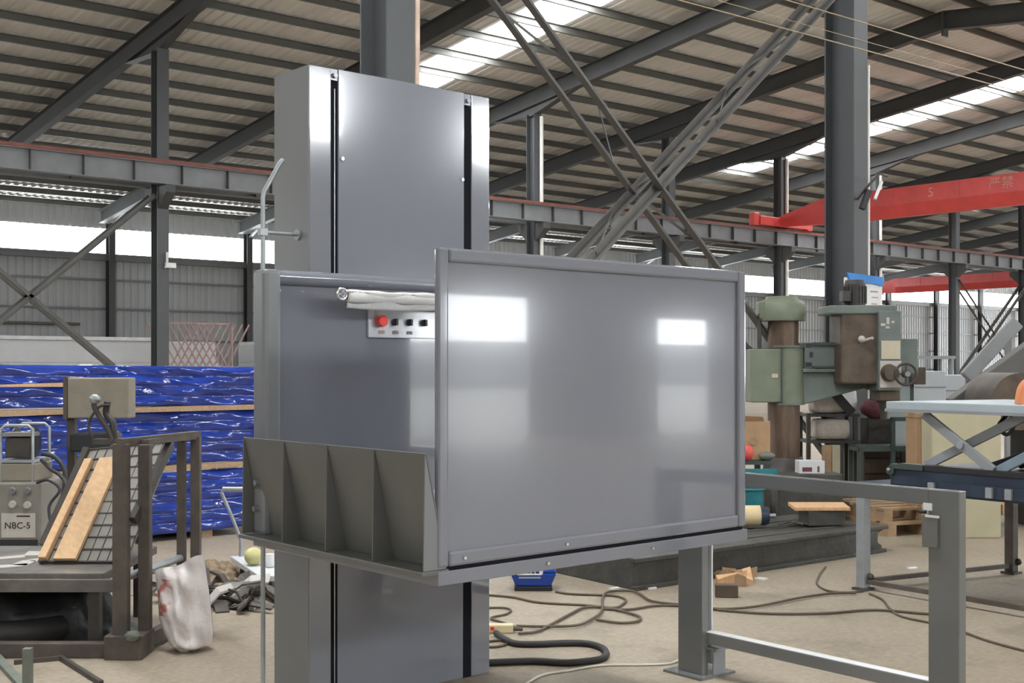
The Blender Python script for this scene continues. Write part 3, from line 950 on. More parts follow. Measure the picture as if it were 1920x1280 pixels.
# red lattice
mb = MB()
for i in range(9):
    x = 17.55 + i * 0.26
    for s in (-1, 1):
        mb.beam((x, 38.9 + 0.02 * s, 1.45), (x + s * 0.85, 38.9 + 0.02 * s, 2.95), 0.03, 0.05)
for z in (1.45, 2.95):
    mb.box(17.4, 19.8, 38.87, 38.93, z - 0.03, z + 0.03)
for x in (17.4, 19.8):
    mb.box(x - 0.03, x + 0.03, 38.87, 38.93, 0, 3.0)
solo('lattice_gate', mb, M['fadedred'], 'faded red diamond lattice gate standing by the far wall', 'gate')

# ================================================================== clutter beside the blue stack
# welding power source with wire feeder
t = facing('welding_machine', 'dusty grey welding power source behind the leaning grille', 'welding machine', lat(24, 8.3))
bd = put('cabinet', MB().box(-0.20, 0.19, 0, 0.55, 0.14, 0.745), M['welder'], t, 0.012)
put('label_plate', MB().box(-0.075, 0.155, -0.008, 0.001, 0.375, 0.54), M['label'], bd)
lettering('model_text', 'NBC-5', 0.062, M['ink'], bd, (0.035, -0.0085, 0.455), (1, 0, 0), (0, 0, 1))
put('small_text_line', MB().box(0.03, 0.12, -0.0095, -0.008, 0.515, 0.525), M['ink'], bd)
for X, z in ((0.0, 0.69), (0.10, 0.69), (0.0, 0.60), (0.10, 0.595)):
    put('dial', MB().cyl((X, 0, z), (X, -0.02, z), 0.026, 0.022, 18).box(X - 0.004, X + 0.004, -0.03, -0.018, z - 0.02, z + 0.02), M['label'] if z < 0.65 else M['girt'], bd)
put('lower_grille', MB().box(-0.18, 0.17, -0.004, 0.001, 0.17, 0.36), M['black'], bd)
for X in (-0.17, 0.16):
    for y in (0.08, 0.46):
        put('wheel', MB().cyl((X - 0.025, y, 0.07), (X + 0.025, y, 0.07), 0.07, n=20), M['rubber'], t)
t = facing('wire_feeder', 'open-frame wire feeder sitting on the welding machine', 'wire feeder', lat(37, 8.45, 0.745))
put('tube_frame', MB().tube([(-0.11, -0.05, 0.0), (-0.11, -0.05, 0.36), (-0.08, -0.05, 0.385), (0.08, -0.05, 0.385), (0.11, -0.05, 0.36), (0.11, -0.05, 0.0)], 0.011, 8)
    .tube([(-0.11, 0.25, 0.0), (-0.11, 0.25, 0.36), (-0.08, 0.25, 0.385), (0.08, 0.25, 0.385), (0.11, 0.25, 0.36), (0.11, 0.25, 0.0)], 0.011, 8)
    .box(-0.12, 0.12, -0.06, 0.26, 0.13, 0.15), M['galv'], t)
put('wire_spool', MB().cyl((-0.06, 0.10, 0.26), (0.06, 0.10, 0.26), 0.06, n=22).cyl((-0.07, 0.10, 0.26), (-0.058, 0.10, 0.26), 0.105, n=24).cyl((0.058, 0.10, 0.26), (0.07, 0.10, 0.26), 0.105, n=24), M['black'], t)
put('drive_case', MB().box(-0.09, 0.09, -0.03, 0.05, 0.16, 0.30), M['darksteel'], t, 0.008)
put('top_plate', MB().box(-0.10, 0.10, -0.05, 0.1, 0.31, 0.335), M['welder'], t)
put('base_case', MB().box(-0.16, 0.13, -0.06, 0.26, 0.0, 0.125), M['beigebox'], t, 0.01)
for i, pts_ in enumerate(([(80, 850, 8.3), (105, 858, 8.25), (122, 885, 8.2), (118, 930, 8.15), (105, 985, 8.1), (95, 1060, 8.0)],
                          [(78, 862, 8.35), (96, 880, 8.2), (112, 890, 8.1), (124, 912, 8.0), (110, 960, 8.0), (80, 1040, 7.9)],
                          [(70, 905, 8.2), (90, 900, 8.1), (112, 918, 8.05), (92, 950, 8.0), (98, 1000, 7.95), (92, 1060, 7.9)])):
    solo('welding_hose', MB().tube([at(*q) for q in pts_], 0.016 - 0.003 * i, 8, fine=5), M['rubber'], '%s dark hose looping beside the welding machine' % ('thickest', 'middle', 'thinnest')[i], 'hose')
# control box on a post
t = facing('control_box_stand', 'dusty beige box on a thin post in front of the blue stack', 'control box', lat(180, 8.7))
put('box', MB().box(-0.205, 0.235, 0, 0.16, 1.165, 1.455), M['beigebox'], t, 0.01)
put('box_side', MB().box(-0.235, -0.206, 0.0, 0.16, 1.16, 1.457), M['brownsteel'], t)
put('post', MB().box(-0.225, -0.17, 0.05, 0.11, 0, 1.17), M['brownsteel'], t)
put('base', MB().box(-0.27, -0.12, -0.05, 0.25, 0, 0.02), M['brownsteel'], t)
put('tray', MB().box(-0.17, 0.12, -0.05, 0.2, 0.93, 1.06), M['black'], t, 0.01)
# low trestle table with grille and planks on it
TZ = 0.42
t = facing('low_steel_table', 'low grey steel table covered in dust beneath the grille', 'table', lat(70, 6.62))
put('tabletop', MB().box(-0.75, 0.36, 0, 1.0, TZ - 0.05, TZ), M['slabsteel'], t, 0.006)
put('edge_bar', MB().box(-0.75, 0.44, -0.03, 0.0, TZ - 0.10, TZ - 0.03), M['slabsteel'], t, 0.004)
for X in (-0.6, 0.28):
    for y in (0.1, 0.9):
        put('leg', MB().box(X - 0.03, X + 0.03, y - 0.03, y + 0.03, 0, TZ - 0.05), M['darksteel'], t)
for i in range(5):
    q = lat(20 + 34 * (i % 3), 6.8 + 0.12 * i, TZ)
    solo('paper_scrap', MB().prism([(-0.09, 0, 0), (0.08, -0.03, 0), (0.11, 0.05, 0), (-0.04, 0.09, 0)], (0, 0, 0.006)), M['label'], 'pale flat scrap lying on the low steel table', 'scrap', 'scraps on the low table', loc=q, rot=i * 1.1)
# black film heap under the table and hose
mb = MB()
mb.grid(60, 16, lambda u, v: Vector((-0.80 + 1.20 * u, 0.20 + 0.5 * (1 - cos(pi * v)) * 0.4 + 0.035 * sin(u * 21 + v * 5) * sin(pi * v),
                                     max(0.0, 0.34 * sin(pi * v) * (0.88 + 0.10 * sin(u * 7 + 1)) * min(1, 6 * u, 5 * (1 - u)) + 0.012 * sin(u * 40 + v * 9)))))
solo('black_film_heap', mb, M['tarp'], 'heap of glossy black plastic film stuffed under the low table', 'plastic film', loc=lat(70, 6.62), rot=-TB)
solo('black_pipe', MB().tube([lat(-40, 6.68, 0.072), lat(40, 6.72, 0.072), lat(110, 6.85, 0.072), lat(184, 7.12, 0.072)], 0.072, 16, fine=6), M['rubber'], 'thick black pipe lying along the floor below the low table', 'pipe')
# grille leaning on the rack
gTL, gTR, gBR, gBL = at(168, 843, 7.35), at(325, 828, 7.35), at(236, 1066, 6.92), at(72, 1053, 6.92)
gTL, gTR, gBR, gBL = [Vector(p) for p in (gTL, gTR, gBR, gBL)]
for p in (gBR, gBL):
    p.z = TZ + 0.012
nrm = (gTR - gTL).cross(gBL - gTL).normalized()
if nrm.dot(FWD) > 0:
    nrm = -nrm
t = thing('leaning_grille', 'grey gridded steel sheet leaning on the dark rack', 'grille', (gBL + gBR) / 2)
put('sheet', MB().hexa([gBL, gBR, gBR - nrm * 0.02, gBL - nrm * 0.02, gTL, gTR, gTR - nrm * 0.02, gTL - nrm * 0.02]), M['grate'], t)
mb = MB()
Q = lambda u, v: gBL.lerp(gBR, u).lerp(gTL.lerp(gTR, u), v)
for i in range(11):
    v_ = i / 10.0
    mb.beam(Q(0, v_) + nrm * 0.004, Q(1, v_) + nrm * 0.004, 0.008, 0.009, nrm)
for i in range(10):
    u_ = i / 9.0
    mb.beam(Q(u_, 0) + nrm * 0.003, Q(u_, 1) + nrm * 0.003, 0.004, 0.006, nrm)
put('wire_grid', mb, M['gridline'], t)
put('edge_angle', MB().beam(Q(-0.02, 0.13) + nrm * 0.02, Q(-0.02, 1.0) + nrm * 0.02, 0.035, 0.03, nrm), M['darksteel'], t)
for u0, u1, nm, lab, v1 in ((0.03, 0.12, 'plank', 'narrow fresh timber plank leaning on the grille', 0.87), (0.19, 0.45, 'plank', 'broad fresh timber board leaning on the grille', 0.88)):
    a, b, c, d = Q(u0, 0.0) + nrm * 0.012, Q(u1, 0.0) + nrm * 0.012, Q(u1 + 0.02, v1) + nrm * 0.012, Q(u0 + 0.02, v1) + nrm * 0.012
    th = 0.045 if u0 < 0.1 else 0.028
    solo(nm, MB().hexa([a, b, b + nrm * th, a + nrm * th, d, c, c + nrm * th, d + nrm * th]), M['plank'], lab, 'plank', bevel=0.003)
# dark rack
t = facing('steel_rack', 'dark brown steel rack frame standing on a block foot', 'rack', lat(240, 6.47))
bs = M['brownsteel']
put('post', MB().box(-0.075, 0.005, -0.03, 0.03, 0.02, 1.13), bs, t, 0.004)
put('post', MB().box(0.030, 0.092, 0.07, 0.13, 0.02, 1.12), bs, t, 0.004)
put('post', MB().box(0.075, 0.122, 0.66, 0.71, 0, 1.12), bs, t, 0.004)
put('post', MB().box(0.150, 0.205, 0.68, 0.73, 0, 1.13), bs, t, 0.004)
put('top_beam', MB().beam((-0.035, -0.03, 1.135), (0.178, 0.73, 1.135), 0.05, 0.045), bs, t)
put('top_beam', MB().beam((0.06, 0.10, 1.13), (0.10, 0.68, 1.13), 0.04, 0.03), bs, t)
put('diagonal_strut', MB().beam((0.10, 0.45, 1.10), (0.02, 0.02, 0.72), 0.035, 0.05), M['darksteel'], t)
put('cross_tube', MB().cyl((-0.02, 0.0, 0.42), (0.10, 0.69, 0.42), 0.022, n=10), M['galv'], t)
put('block_foot', MB().box(-0.105, 0.095, -0.07, 0.16, 0, 0.125), bs, t, 0.004)
put('base_beam', MB().box(-1.3, -0.10, -0.03, 0.04, 0.0, 0.078), bs, t, 0.003)
put('base_beam', MB().beam((0.05, 0.16, 0.06), (0.15, 0.70, 0.06), 0.06, 0.07), bs, t)
put('rag', MB().ball((0.05, -0.085, 0.13), 0.035, (1.1, 0.6, 0.8), jit=0.2), M['greenbar'], t)
# cable clump on the rack
t = facing('torch_holder', 'tangle of black cable and clamp on top of the dark rack', 'torch', lat(196, 6.9, 1.12))
put('hose_arm', MB().tube([(0.04, 0.0, 0.0), (0.02, 0.0, 0.06), (-0.02, 0.0, 0.12), (-0.06, 0, 0.20), (-0.04, 0, 0.24)], 0.016, 8, fine=4)
    .tube([(0.05, 0.02, 0.0), (0.04, 0.02, 0.10), (0.0, 0.03, 0.15), (0.01, 0.02, 0.22)], 0.02, 8, fine=4).tube([(-0.07, 0, 0.02), (-0.09, 0.0, 0.1), (-0.03, 0, 0.19), (0.03, 0, 0.20)], 0.008, 6, fine=4), M['darksteel'], t)
put('clamp', MB().ball((-0.05, -0.01, 0.235), 0.032, (1, 0.7, 0.8), jit=0.15), M['galv'], t)
put('holder_foot', MB().box(-0.06, 0.075, -0.03, 0.05, -0.02, 0.01), M['darksteel'], t)
# sack
mb = MB()
LE = [(0.0, -0.03), (0.03, -0.075), (0.09, -0.105), (0.17, -0.135), (0.28, -0.142), (0.36, -0.150), (0.425, -0.158)]
RE = [(0.0, 0.075), (0.03, 0.150), (0.09, 0.160), (0.20, 0.150), (0.33, 0.135), (0.44, 0.118), (0.515, 0.108)]


def edge(tab, k):
    n = len(tab) - 1
    i = min(int(k * n), n - 1)
    t = k * n - i
    return tab[i][1] * (1 - t) + tab[i + 1][1] * t, tab[i][0] * (1 - t) + tab[i + 1][0] * t


def sackp(u, v, side):
    xl, zl = edge(LE, v)
    xr, zr = edge(RE, v)
    x, z = xl + (xr - xl) * u, zl + (zr - zl) * u
    puff = 0.115 * (sin(pi * u) ** 0.6) * min(1.0, 0.45 + v * 3) * (1 - 0.86 * v ** 2.2)
    fold = 0.012 * sin(14 * u - 9 * v) + 0.010 * sin(23 * u + 15 * v + 1) + 0.012 * sin(7 * u + 21 * v)
    top = 0.009 * sin(9 * u + 0.5) * max(0, v - 0.85) / 0.15
    return Vector((x, side * max(0.003, puff + fold * sin(pi * u)), max(0.0, z + top)))


mb.grid(36, 36, lambda u, v: sackp(u, v, -1))
mb.grid(36, 36, lambda u, v: sackp(u, v, 1))
mb.grid(36, 1, lambda u, v: sackp(u, 0, -1).lerp(sackp(u, 0, 1), v))
o = solo('woven_sack', mb, M['sack'], 'white woven sack with faint red print slumped against the dark rack', 'sack', loc=lat(345, 6.64), rot=-TB)
# debris behind the sack
rnd = random.Random(11)
kinds = [('scrap_strip', M['scrap'], 'bent grey metal offcut'), ('scrap_block', M['darksteel'], 'dark oily steel offcut'), ('scrap_board', M['slabsteel'], 'pale flat board offcut')]
nn = 0
for px_, py_ in [(385 + (i * 37) % 125, 1098 + (i * 23) % 48) for i in range(20)] + [(392, 1120), (405, 1110), (420, 1128), (438, 1118), (452, 1130), (466, 1122), (480, 1136), (430, 1104), (455, 1112), (398, 1136), (412, 1142), (372, 1118), (300, 1130), (285, 1112), (470, 1146), (495, 1140), (445, 1142), (505, 1125), (275, 1098), (280, 1130)]:
    nm, m_, lab = kinds[nn % 3]
    nn += 1
    p = fp(px_, py_)
    L_, W_ = rnd.uniform(0.10, 0.34), rnd.uniform(0.02, 0.09)
    up, tw = rnd.uniform(0.0, 0.13), rnd.uniform(0, 0.05)
    T_ = rnd.uniform(0.006, 0.02)
    low = [(-L_ / 2, -W_ / 2, 0), (L_ / 2, -W_ / 2 * 0.6, up), (L_ / 2, W_ / 2, up + tw), (-L_ / 2, W_ / 2, tw * 0.5)]
    mid = [(0.03 * L_, -W_ / 2, up * 0.7 + 0.02), (0.03 * L_, W_ / 2, up * 0.7 + 0.02 + tw)]
    mb = MB()
    for q in ((low[0], mid[0], mid[1], low[3]), (mid[0], low[1], low[2], mid[1])):
        mb.hexa([Vector(c) for c in q] + [Vector(c) + Vector((0, 0, T_)) for c in q])
    m_ = (M['scrap'], M['darksteel'], M['slabsteel'], M['label'], M['brownsteel'])[rnd.randrange(5)]
    solo(nm, mb, m_, lab.replace('grey ', '').replace('dark oily ', '').replace('pale ', '') + ' in the scrap heap behind the sack', 'scrap', 'scrap heap pieces', loc=p, rot=rnd.uniform(0, 6.2))
mb = MB()
mb.grid(22, 22, lambda u, v: Vector((-0.28 + 0.56 * u, -0.28 + 0.7 * v, max(0, 0.13 * sin(pi * u) * sin(pi * v) + 0.02 * rnd.uniform(-1, 1) - 0.01))), False)
solo('wood_shavings', mb, M['shavings'], 'low brown heap of shavings on the floor behind the sack', 'shavings', None, 'stuff', loc=fp(392, 1086), rot=-TB)
# trolley
t = facing('hand_trolley', 'flat grey trolley with a bent handle beside the scrap heap', 'trolley', lat(492, 8.15))
put('deck', MB().hexa([(-0.02, 0, 0.10), (0.35, 0, 0.10), (0.20, 0.75, 0.12), (-0.38, 0.72, 0.12), (-0.02, 0, 0.14), (0.35, 0, 0.14), (0.20, 0.75, 0.16), (-0.38, 0.72, 0.16)]), M['whitepanel'], t, 0.005)
put('handle', MB().tube([(-0.30, 0.70, 0.15), (-0.30, 0.70, 0.28), (-0.37, 0.70, 0.46), (-0.44, 0.70, 0.62), (-0.43, 0.70, 0.645), (-0.20, 0.70, 0.645)], 0.013, 8), M['galv'], t)
put('grip', MB().cyl((-0.43, 0.70, 0.645), (-0.25, 0.70, 0.645), 0.02, n=12), M['galv'], t)
for X, y in ((0.02, 0.1), (0.28, 0.1), (-0.26, 0.6), (0.14, 0.6)):
    put('wheel', MB().cyl((X - 0.015, y, 0.05), (X + 0.015, y, 0.05), 0.05, n=16), M['rubber'], t)
solo('ball', MB().ball((0, 0, 0.063), 0.063), M['ball'], 'pale yellow ball lying on the flat grey trolley', 'ball', loc=lat(475, 8.52, 0.15), rot=0)
solo('cup', MB().lathe((0, 0, 0), [(0.022, 0), (0.032, 0.01), (0.036, 0.06), (0.030, 0.075), (0.0305, 0.09)]), M['white'], 'small white cup beside the yellow ball on the trolley', 'cup', loc=lat(506, 8.45, 0.15))
# floor bits at the lower edge
solo('short_bar', MB().box(-0.019, 0.019, -0.019, 0.019, 0, 0.215), M['greenbar'], 'short greenish square bar standing upright on the floor', 'bar', loc=lat(52, 5.75), rot=-TB)
pts2 = [(fp(112, 1236), fp(190, 1285), 0.022, M['darksteel'], 'dark angle bar lying on the floor near the rack foot'), (fp(-12, 1230), fp(45, 1292), 0.045, M['greenbar'], 'greenish flat bar lying on the floor at the picture corner'),
        (fp(26, 1246), fp(112, 1238), 0.012, M['brownsteel'], 'thin brown rod lying behind the upright short bar')]
for a, b, w, m_, lab in pts2:
    solo('flat_bar', MB().beam(a + Vector((0, 0, 0.012)), b + Vector((0, 0, 0.012)), w, 0.024), m_, lab, 'bar')
solo('white_scrap', MB().prism([(0, 0, 0), (0.03, 0.005, 0), (0.04, 0.05, 0.03), (0.01, 0.06, 0.03)], (0, 0, 0.006)), M['white'], 'small white scrap at the tip of the dark angle bar', 'scrap', loc=fp(125, 1228), rot=-TB)
solo('thin_rod', MB().cyl(fp(140, 1195, 0.01), fp(178, 1148, 0.10), 0.008, n=8), M['galv'], 'thin pale rod propped against the black film heap', 'rod')

# ================================================================== floor cables
def cable(name, pts_, r, m_, lab, z=None, cat='cable'):
    P3 = [fp(x, y, (z or r) + 0.0) for x, y in pts_]
    solo(name, MB().tube(P3, r, 8, fine=7), m_, lab, cat)


cable('power_cable', [(900, 1114), (960, 1119), (1010, 1129), (1095, 1134), (1150, 1139), (1168, 1132), (1173, 1124), (1155, 1117), (1120, 1115), (1070, 1113), (1042, 1109)], 0.008, M['cable'], 'brown cable from behind the mast looping to the blue case')
cable('power_cable', [(972, 1187), (1005, 1184), (1030, 1172), (1070, 1150), (1095, 1139), (1130, 1138), (1170, 1146), (1200, 1156), (1192, 1165), (1160, 1167), (1118, 1161)], 0.0085, M['cable'], 'brown cable from the cream socket ending in a wide floor loop', 0.012)
cable('power_cable', [(968, 1173), (1020, 1174), (1080, 1172), (1108, 1161), (1128, 1145), (1130, 1120), (1142, 1109), (1180, 1107), (1200, 1113), (1225, 1127), (1290, 1134), (1350, 1141), (1420, 1136), (1500, 1120), (1560, 1112), (1605, 1111)], 0.0085, M['cable'], 'brown cable from the cream socket running on to the galvanised table leg', 0.015)
cable('power_cable', [(1130, 1141), (1180, 1142), (1230, 1135), (1290, 1136), (1360, 1144), (1450, 1150), (1550, 1149), (1640, 1143), (1735, 1150), (1800, 1154)], 0.008, M['cable'], 'brown cable stretched across the floor through the railing frame', 0.01)
cable('power_cable', [(1630, 1112), (1655, 1124), (1668, 1140), (1690, 1155), (1740, 1166), (1790, 1178), (1850, 1200), (1930, 1222)], 0.007, M['cable'], 'thin cable curving past the galvanised table leg towards the open floor', 0.008)
cable('power_cable', [(1548, 1062), (1536, 1078), (1532, 1094), (1550, 1106), (1585, 1110), (1618, 1108)], 0.007, M['cable'], 'short cable curling beside the cast-iron base', 0.008)
cable('power_cable', [(905, 1139), (945, 1139), (958, 1144), (948, 1151), (925, 1156), (922, 1160), (945, 1167), (958, 1172)], 0.007, M['cable'], 'small coiled cable peeping out behind the mast', 0.008)
cable('rubber_hose', [(930, 1186), (945, 1197), (968, 1206), (1010, 1207), (1060, 1205), (1100, 1206), (1127, 1213), (1137, 1224), (1128, 1234), (1100, 1239), (1060, 1242), (1005, 1239), (960, 1240), (890, 1243)], 0.018, M['rubber'], 'thick black rubber hose bent in a U on the floor', None, 'hose')
cable('white_cable', [(975, 1290), (990, 1279), (1020, 1264), (1070, 1256), (1130, 1247), (1200, 1246), (1250, 1244), (1270, 1238), (1300, 1222), (1330, 1212)], 0.006, M['whitecable'], 'thin white cable curving across the floor to the frame foot')
cable('yellow_cable', [(905, 1212), (930, 1212), (948, 1208), (952, 1203), (940, 1200), (915, 1202), (900, 1205)], 0.007, M['cable'], 'small yellowish cable loop beside the rubber hose')
t = facing('socket_block', 'cream extension socket block lying among the cables', 'socket', fp(938, 1186))
put('body', MB().box(-0.09, 0.075, -0.02, 0.04, 0.0, 0.05), M['cream'], t, 0.008)
put('plug', MB().cyl((0.07, 0.01, 0.025), (0.13, 0.0, 0.02), 0.018, 0.010, 12), M['cable'], t)
put('red_switch', MB().box(-0.055, -0.035, -0.028, -0.018, 0.02, 0.04), M['red'], t)
# blue case
t = facing('equipment_case', 'blue plastic equipment case on the floor under the carriage', 'case', lat(1000, 8.36))
put('case_body', MB().hexa([(-0.12, 0, 0.03), (0.12, 0, 0.03), (0.12, 0.2, 0.03), (-0.12, 0.2, 0.03), (-0.16, -0.02, 0.125), (0.16, -0.02, 0.125), (0.16, 0.22, 0.125), (-0.16, 0.22, 0.125)])
    .hexa([(-0.16, -0.02, 0.126), (0.16, -0.02, 0.126), (0.16, 0.22, 0.126), (-0.16, 0.22, 0.126), (-0.14, 0.0, 0.15), (0.15, 0.0, 0.20), (0.15, 0.2, 0.20), (-0.14, 0.2, 0.15)]), M['bluebox'], t, 0.012)
put('foot_tray', MB().box(-0.13, 0.13, -0.01, 0.21, 0, 0.032), M['black'], t, 0.006)
mb = MB().box(-0.11, 0.055, -0.024, -0.016, 0.112, 0.122).box(0.04, 0.065, -0.022, -0.012, 0.118, 0.145)
for i in range(4):
    mb.box(-0.07 + i * 0.026, -0.063 + i * 0.026, -0.024, -0.012, 0.12, 0.138)
put('white_marking', mb, M['white'], t)
put('pale_print', MB().box(-0.10, 0.05, -0.0165, -0.010, 0.088, 0.100), M['paleblue'], t)
put('carry_handle', MB().tube([(-0.1, 0.1, 0.15), (-0.09, 0.1, 0.23), (0.09, 0.1, 0.24), (0.1, 0.1, 0.18)], 0.012, 8), M['black'], t)

# ================================================================== right side: iron base, drill, bench
mb = MB().prism([(6.02, 5.90, 0), (8.83, 5.80, 0), (8.85, 5.80, 0.05), (8.79, 5.80, 0.08), (8.79, 5.80, 0.155), (8.87, 5.80, 0.18), (8.87, 5.80, 0.215), (6.02, 5.90, 0.215)], (0.06, 0.95, 0))
mb.beam((6.0, 5.885, 0.205), (8.88, 5.78, 0.205), 0.05, 0.03)
mb.beam((6.0, 5.885, 0.015), (8.85, 5.78, 0.015), 0.05, 0.03)
for i in range(3):
    mb.beam((6.05, 6.1 + 0.25 * i, 0.218), (8.88, 6.0 + 0.25 * i, 0.218), 0.06, 0.01)
solo('cast_iron_block', mb, M['castiron'], 'long low dark cast-iron base block lying on the floor behind the railing frame', 'iron base', bevel=0.006)
ZI = 0.228
t = facing('electric_motor', 'cream electric motor with a dark end cap on the iron base', 'motor', lat(1415, 9.95, ZI))
put('motor_body', MB().cyl((-0.17, 0, 0.09), (0.04, 0, 0.09), 0.085, n=24), M['yellow'], t)
put('end_cap', MB().cyl((0.04, 0, 0.09), (0.11, 0, 0.09), 0.088, 0.07, 24), M['navy'], t)
put('shaft', MB().cyl((0.11, 0, 0.09), (0.17, 0, 0.09), 0.02, n=12), M['steel'], t)
put('foot', MB().box(-0.15, 0.08, -0.07, 0.07, 0, 0.02), M['castiron'], t)
solo('iron_block', MB().box(-0.17, 0.15, 0, 0.22, 0, 0.125), M['castiron'], 'dark iron block under the orange board on the iron base', 'block', bevel=0.008, loc=lat(1553, 10.0, ZI), rot=-TB + 0.15)
solo('plywood_board', MB().hexa([(-0.25, -0.02, 0.0), (0.20, -0.06, 0.0), (0.24, 0.2, 0.012), (-0.22, 0.25, 0.012), (-0.25, -0.02, 0.025), (0.20, -0.06, 0.025), (0.24, 0.2, 0.04), (-0.22, 0.25, 0.04)]), M['ply'], 'orange plywood offcut lying on the iron block', 'board', loc=lat(1545, 10.02, ZI + 0.128), rot=-TB + 0.1)
for dx, L_, lab in ((1478, 0.16, 'thin dark rod resting on the iron base beside the block'), (1460, 0.2, 'thin brown rod resting on the iron base by the motor')):
    p = lat(dx, 10.0, ZI)
    solo('loose_rod', MB().tube([(0, 0, 0.01), (L_ * 0.5, 0.05, 0.03), (L_, 0, 0.012)], 0.01, 8), M['brownsteel'], lab, 'rod', loc=p, rot=-TB)
# wood scraps on the floor
rnd = random.Random(5)
for i, (px_, py_) in enumerate(((1352, 1086), (1372, 1092), (1392, 1084), (1362, 1078), (1384, 1094), (1404, 1090))):
    L_ = rnd.uniform(0.12, 0.24)
    solo('wood_scrap', MB().hexa([(-L_ / 2, -0.03, 0), (L_ / 2, -0.02, 0), (L_ / 2, 0.05, 0), (-L_ / 2, 0.04, 0), (-L_ / 2, -0.03, 0.03), (L_ / 2, -0.01, 0.09), (L_ / 2, 0.05, 0.07), (-L_ / 2, 0.03, 0.05)]),
         M['ply' if i % 2 else 'palletwood'], 'splintered wood offcut on the floor beside the railing frame post', 'wood', 'wood offcuts by the post', loc=fp(px_, py_), rot=rnd.uniform(0, 6))
solo('dark_brick', MB().box(-0.075, 0.075, -0.04, 0.04, 0, 0.085), M['brownoil'], 'dark brick on the floor in front of the wood offcuts', 'brick', bevel=0.006, loc=lat(1362, 8.15), rot=-TB - 0.1)
for px_, py_ in ((1153, 1104), (1222, 1103), (1425, 1086), (1712, 1066), (1722, 1082)):
    solo('paper_bit', MB().prism([(-0.04, -0.01, 0), (0.04, -0.02, 0), (0.05, 0.03, 0), (-0.02, 0.03, 0)], (0, 0, 0.012)), M['white'], 'tiny white paper bit on the concrete near the iron base', 'litter', 'white paper bits', loc=fp(px_, py_), rot=px_)

# radial drill
S = 190.8
t = facing('radial_drill', 'old green radial drilling machine with oily brown drill head', 'drilling machine', lat(1458, 12.0))
X_ = lambda p: (p - 1458) / S
Z_ = lambda y: H - (y - CYP) / S
put('base', MB().box(-0.50, 0.72, -0.35, 0.40, 0, 0.24), M['castiron'], t, 0.02)
put('column_foot', MB().lathe((0.06, 0, 0), [(0.30, 0.24), (0.30, 0.34), (0.22, 0.42), (0.19, 0.62), (0.18, 0.64)]), M['darksteel'], t)
put('column', MB().cyl((0.06, 0, 0.6), (0.06, 0, 2.02), 0.155, n=32), M['rust'], t)
sl = put('arm_sleeve', MB().cyl((0.09, 0, 1.165), (0.09, 0, 1.725), 0.165, n=36).box(-0.295, 0.06, -0.15, 0.16, 1.18, 1.70), M['green'], t, 0.012)
put('sleeve_collar', MB().cyl((0.09, 0, 1.715), (0.09, 0, 1.735), 0.18, n=36).cyl((0.09, 0, 1.155), (0.09, 0, 1.175), 0.175, n=36), M['greyg'], sl)
put('seam_strip', MB().box(0.0, 0.012, -0.168, -0.15, 1.18, 1.70), M['darkgreen'], sl)
put('name_plate', MB().box(-0.09, -0.03, -0.156, -0.15, 1.42, 1.46), M['creampl'], sl)
cpn = put('column_cap', MB().lathe((0.04, 0, 0), [(0.23, 1.975), (0.235, 1.99), (0.235, 2.13), (0.21, 2.17), (0.16, 2.19), (0.15, 2.215), (0.05, 2.22)], 36), M['green'], t)
put('lift_screw', MB().cyl((-0.19, -0.05, 1.7), (-0.19, -0.05, 2.0), 0.022, n=10), M['darksteel'], cpn)
put('cap_box', MB().box(-0.20, -0.02, -0.12, 0.12, 1.99, 2.17), M['green'], cpn, 0.02)
ar = put('radial_arm', MB().box(0.24, 1.33, -0.10, 0.16, 1.51, 1.765).prism([(0.22, -0.08, 1.475), (1.0, -0.08, 1.475), (1.0, -0.08, 1.36), (0.24, -0.08, 1.16)], (0, 0.2, 0)).box(0.22, 1.33, -0.12, 0.16, 1.47, 1.51), M['greyg'], t, 0.01)
for bx in ((0.25, 0.31, -0.11, -0.10, 1.72, 1.755), (0.25, 0.31, -0.11, -0.10, 1.53, 1.57), (0.29, 0.32, -0.11, -0.10, 1.62, 1.67)):
    put('arm_slot', MB().box(*bx), M['black'], ar)
put('arm_guideway', MB().box(0.32, 1.33, -0.125, -0.10, 1.735, 1.765).box(0.32, 1.33, -0.125, -0.10, 1.515, 1.535), M['darkgreen'], ar)
put('arm_end_box', MB().box(1.10, 1.34, -0.13, 0.18, 1.46, 1.80), M['greyg'], ar, 0.01)
hd = put('drill_head', MB().box(0.53, 0.90, -0.34, 0.10, 1.36, 2.09), M['brownoil'], t, 0.02)
put('head_cover', MB().box(0.42, 1.06, -0.36, 0.12, 2.03, 2.115), M['greyg'], hd, 0.015)
put('front_panel', MB().box(0.875, 1.09, -0.40, 0.08, 1.30, 2.06), M['greyg'], hd, 0.012)
put('gear_plate', MB().box(0.895, 1.075, -0.412, -0.40, 1.60, 1.775), M['creampl'], hd)
mb = MB()
for px_, py_, w, h in ((1636, 611, 8, 5), (1645, 604, 5, 12), (1654, 606, 5, 4), (1644, 616, 7, 4)):
    mb.box(X_(px_) - w / S / 2 - 0.02, X_(px_) + w / S / 2 - 0.02, -0.408, -0.40, Z_(py_) - h / S / 2, Z_(py_) + h / S / 2)
put('worn_marking', mb, M['label'], hd)
put('dial_plate', MB().box(0.885, 1.085, -0.41, -0.40, 1.33, 1.585), M['label'], hd)
put('feed_hub', MB().cyl((0.97, -0.41, 1.47), (0.97, -0.50, 1.47), 0.085, 0.07, 24), M['brownoil'], hd)
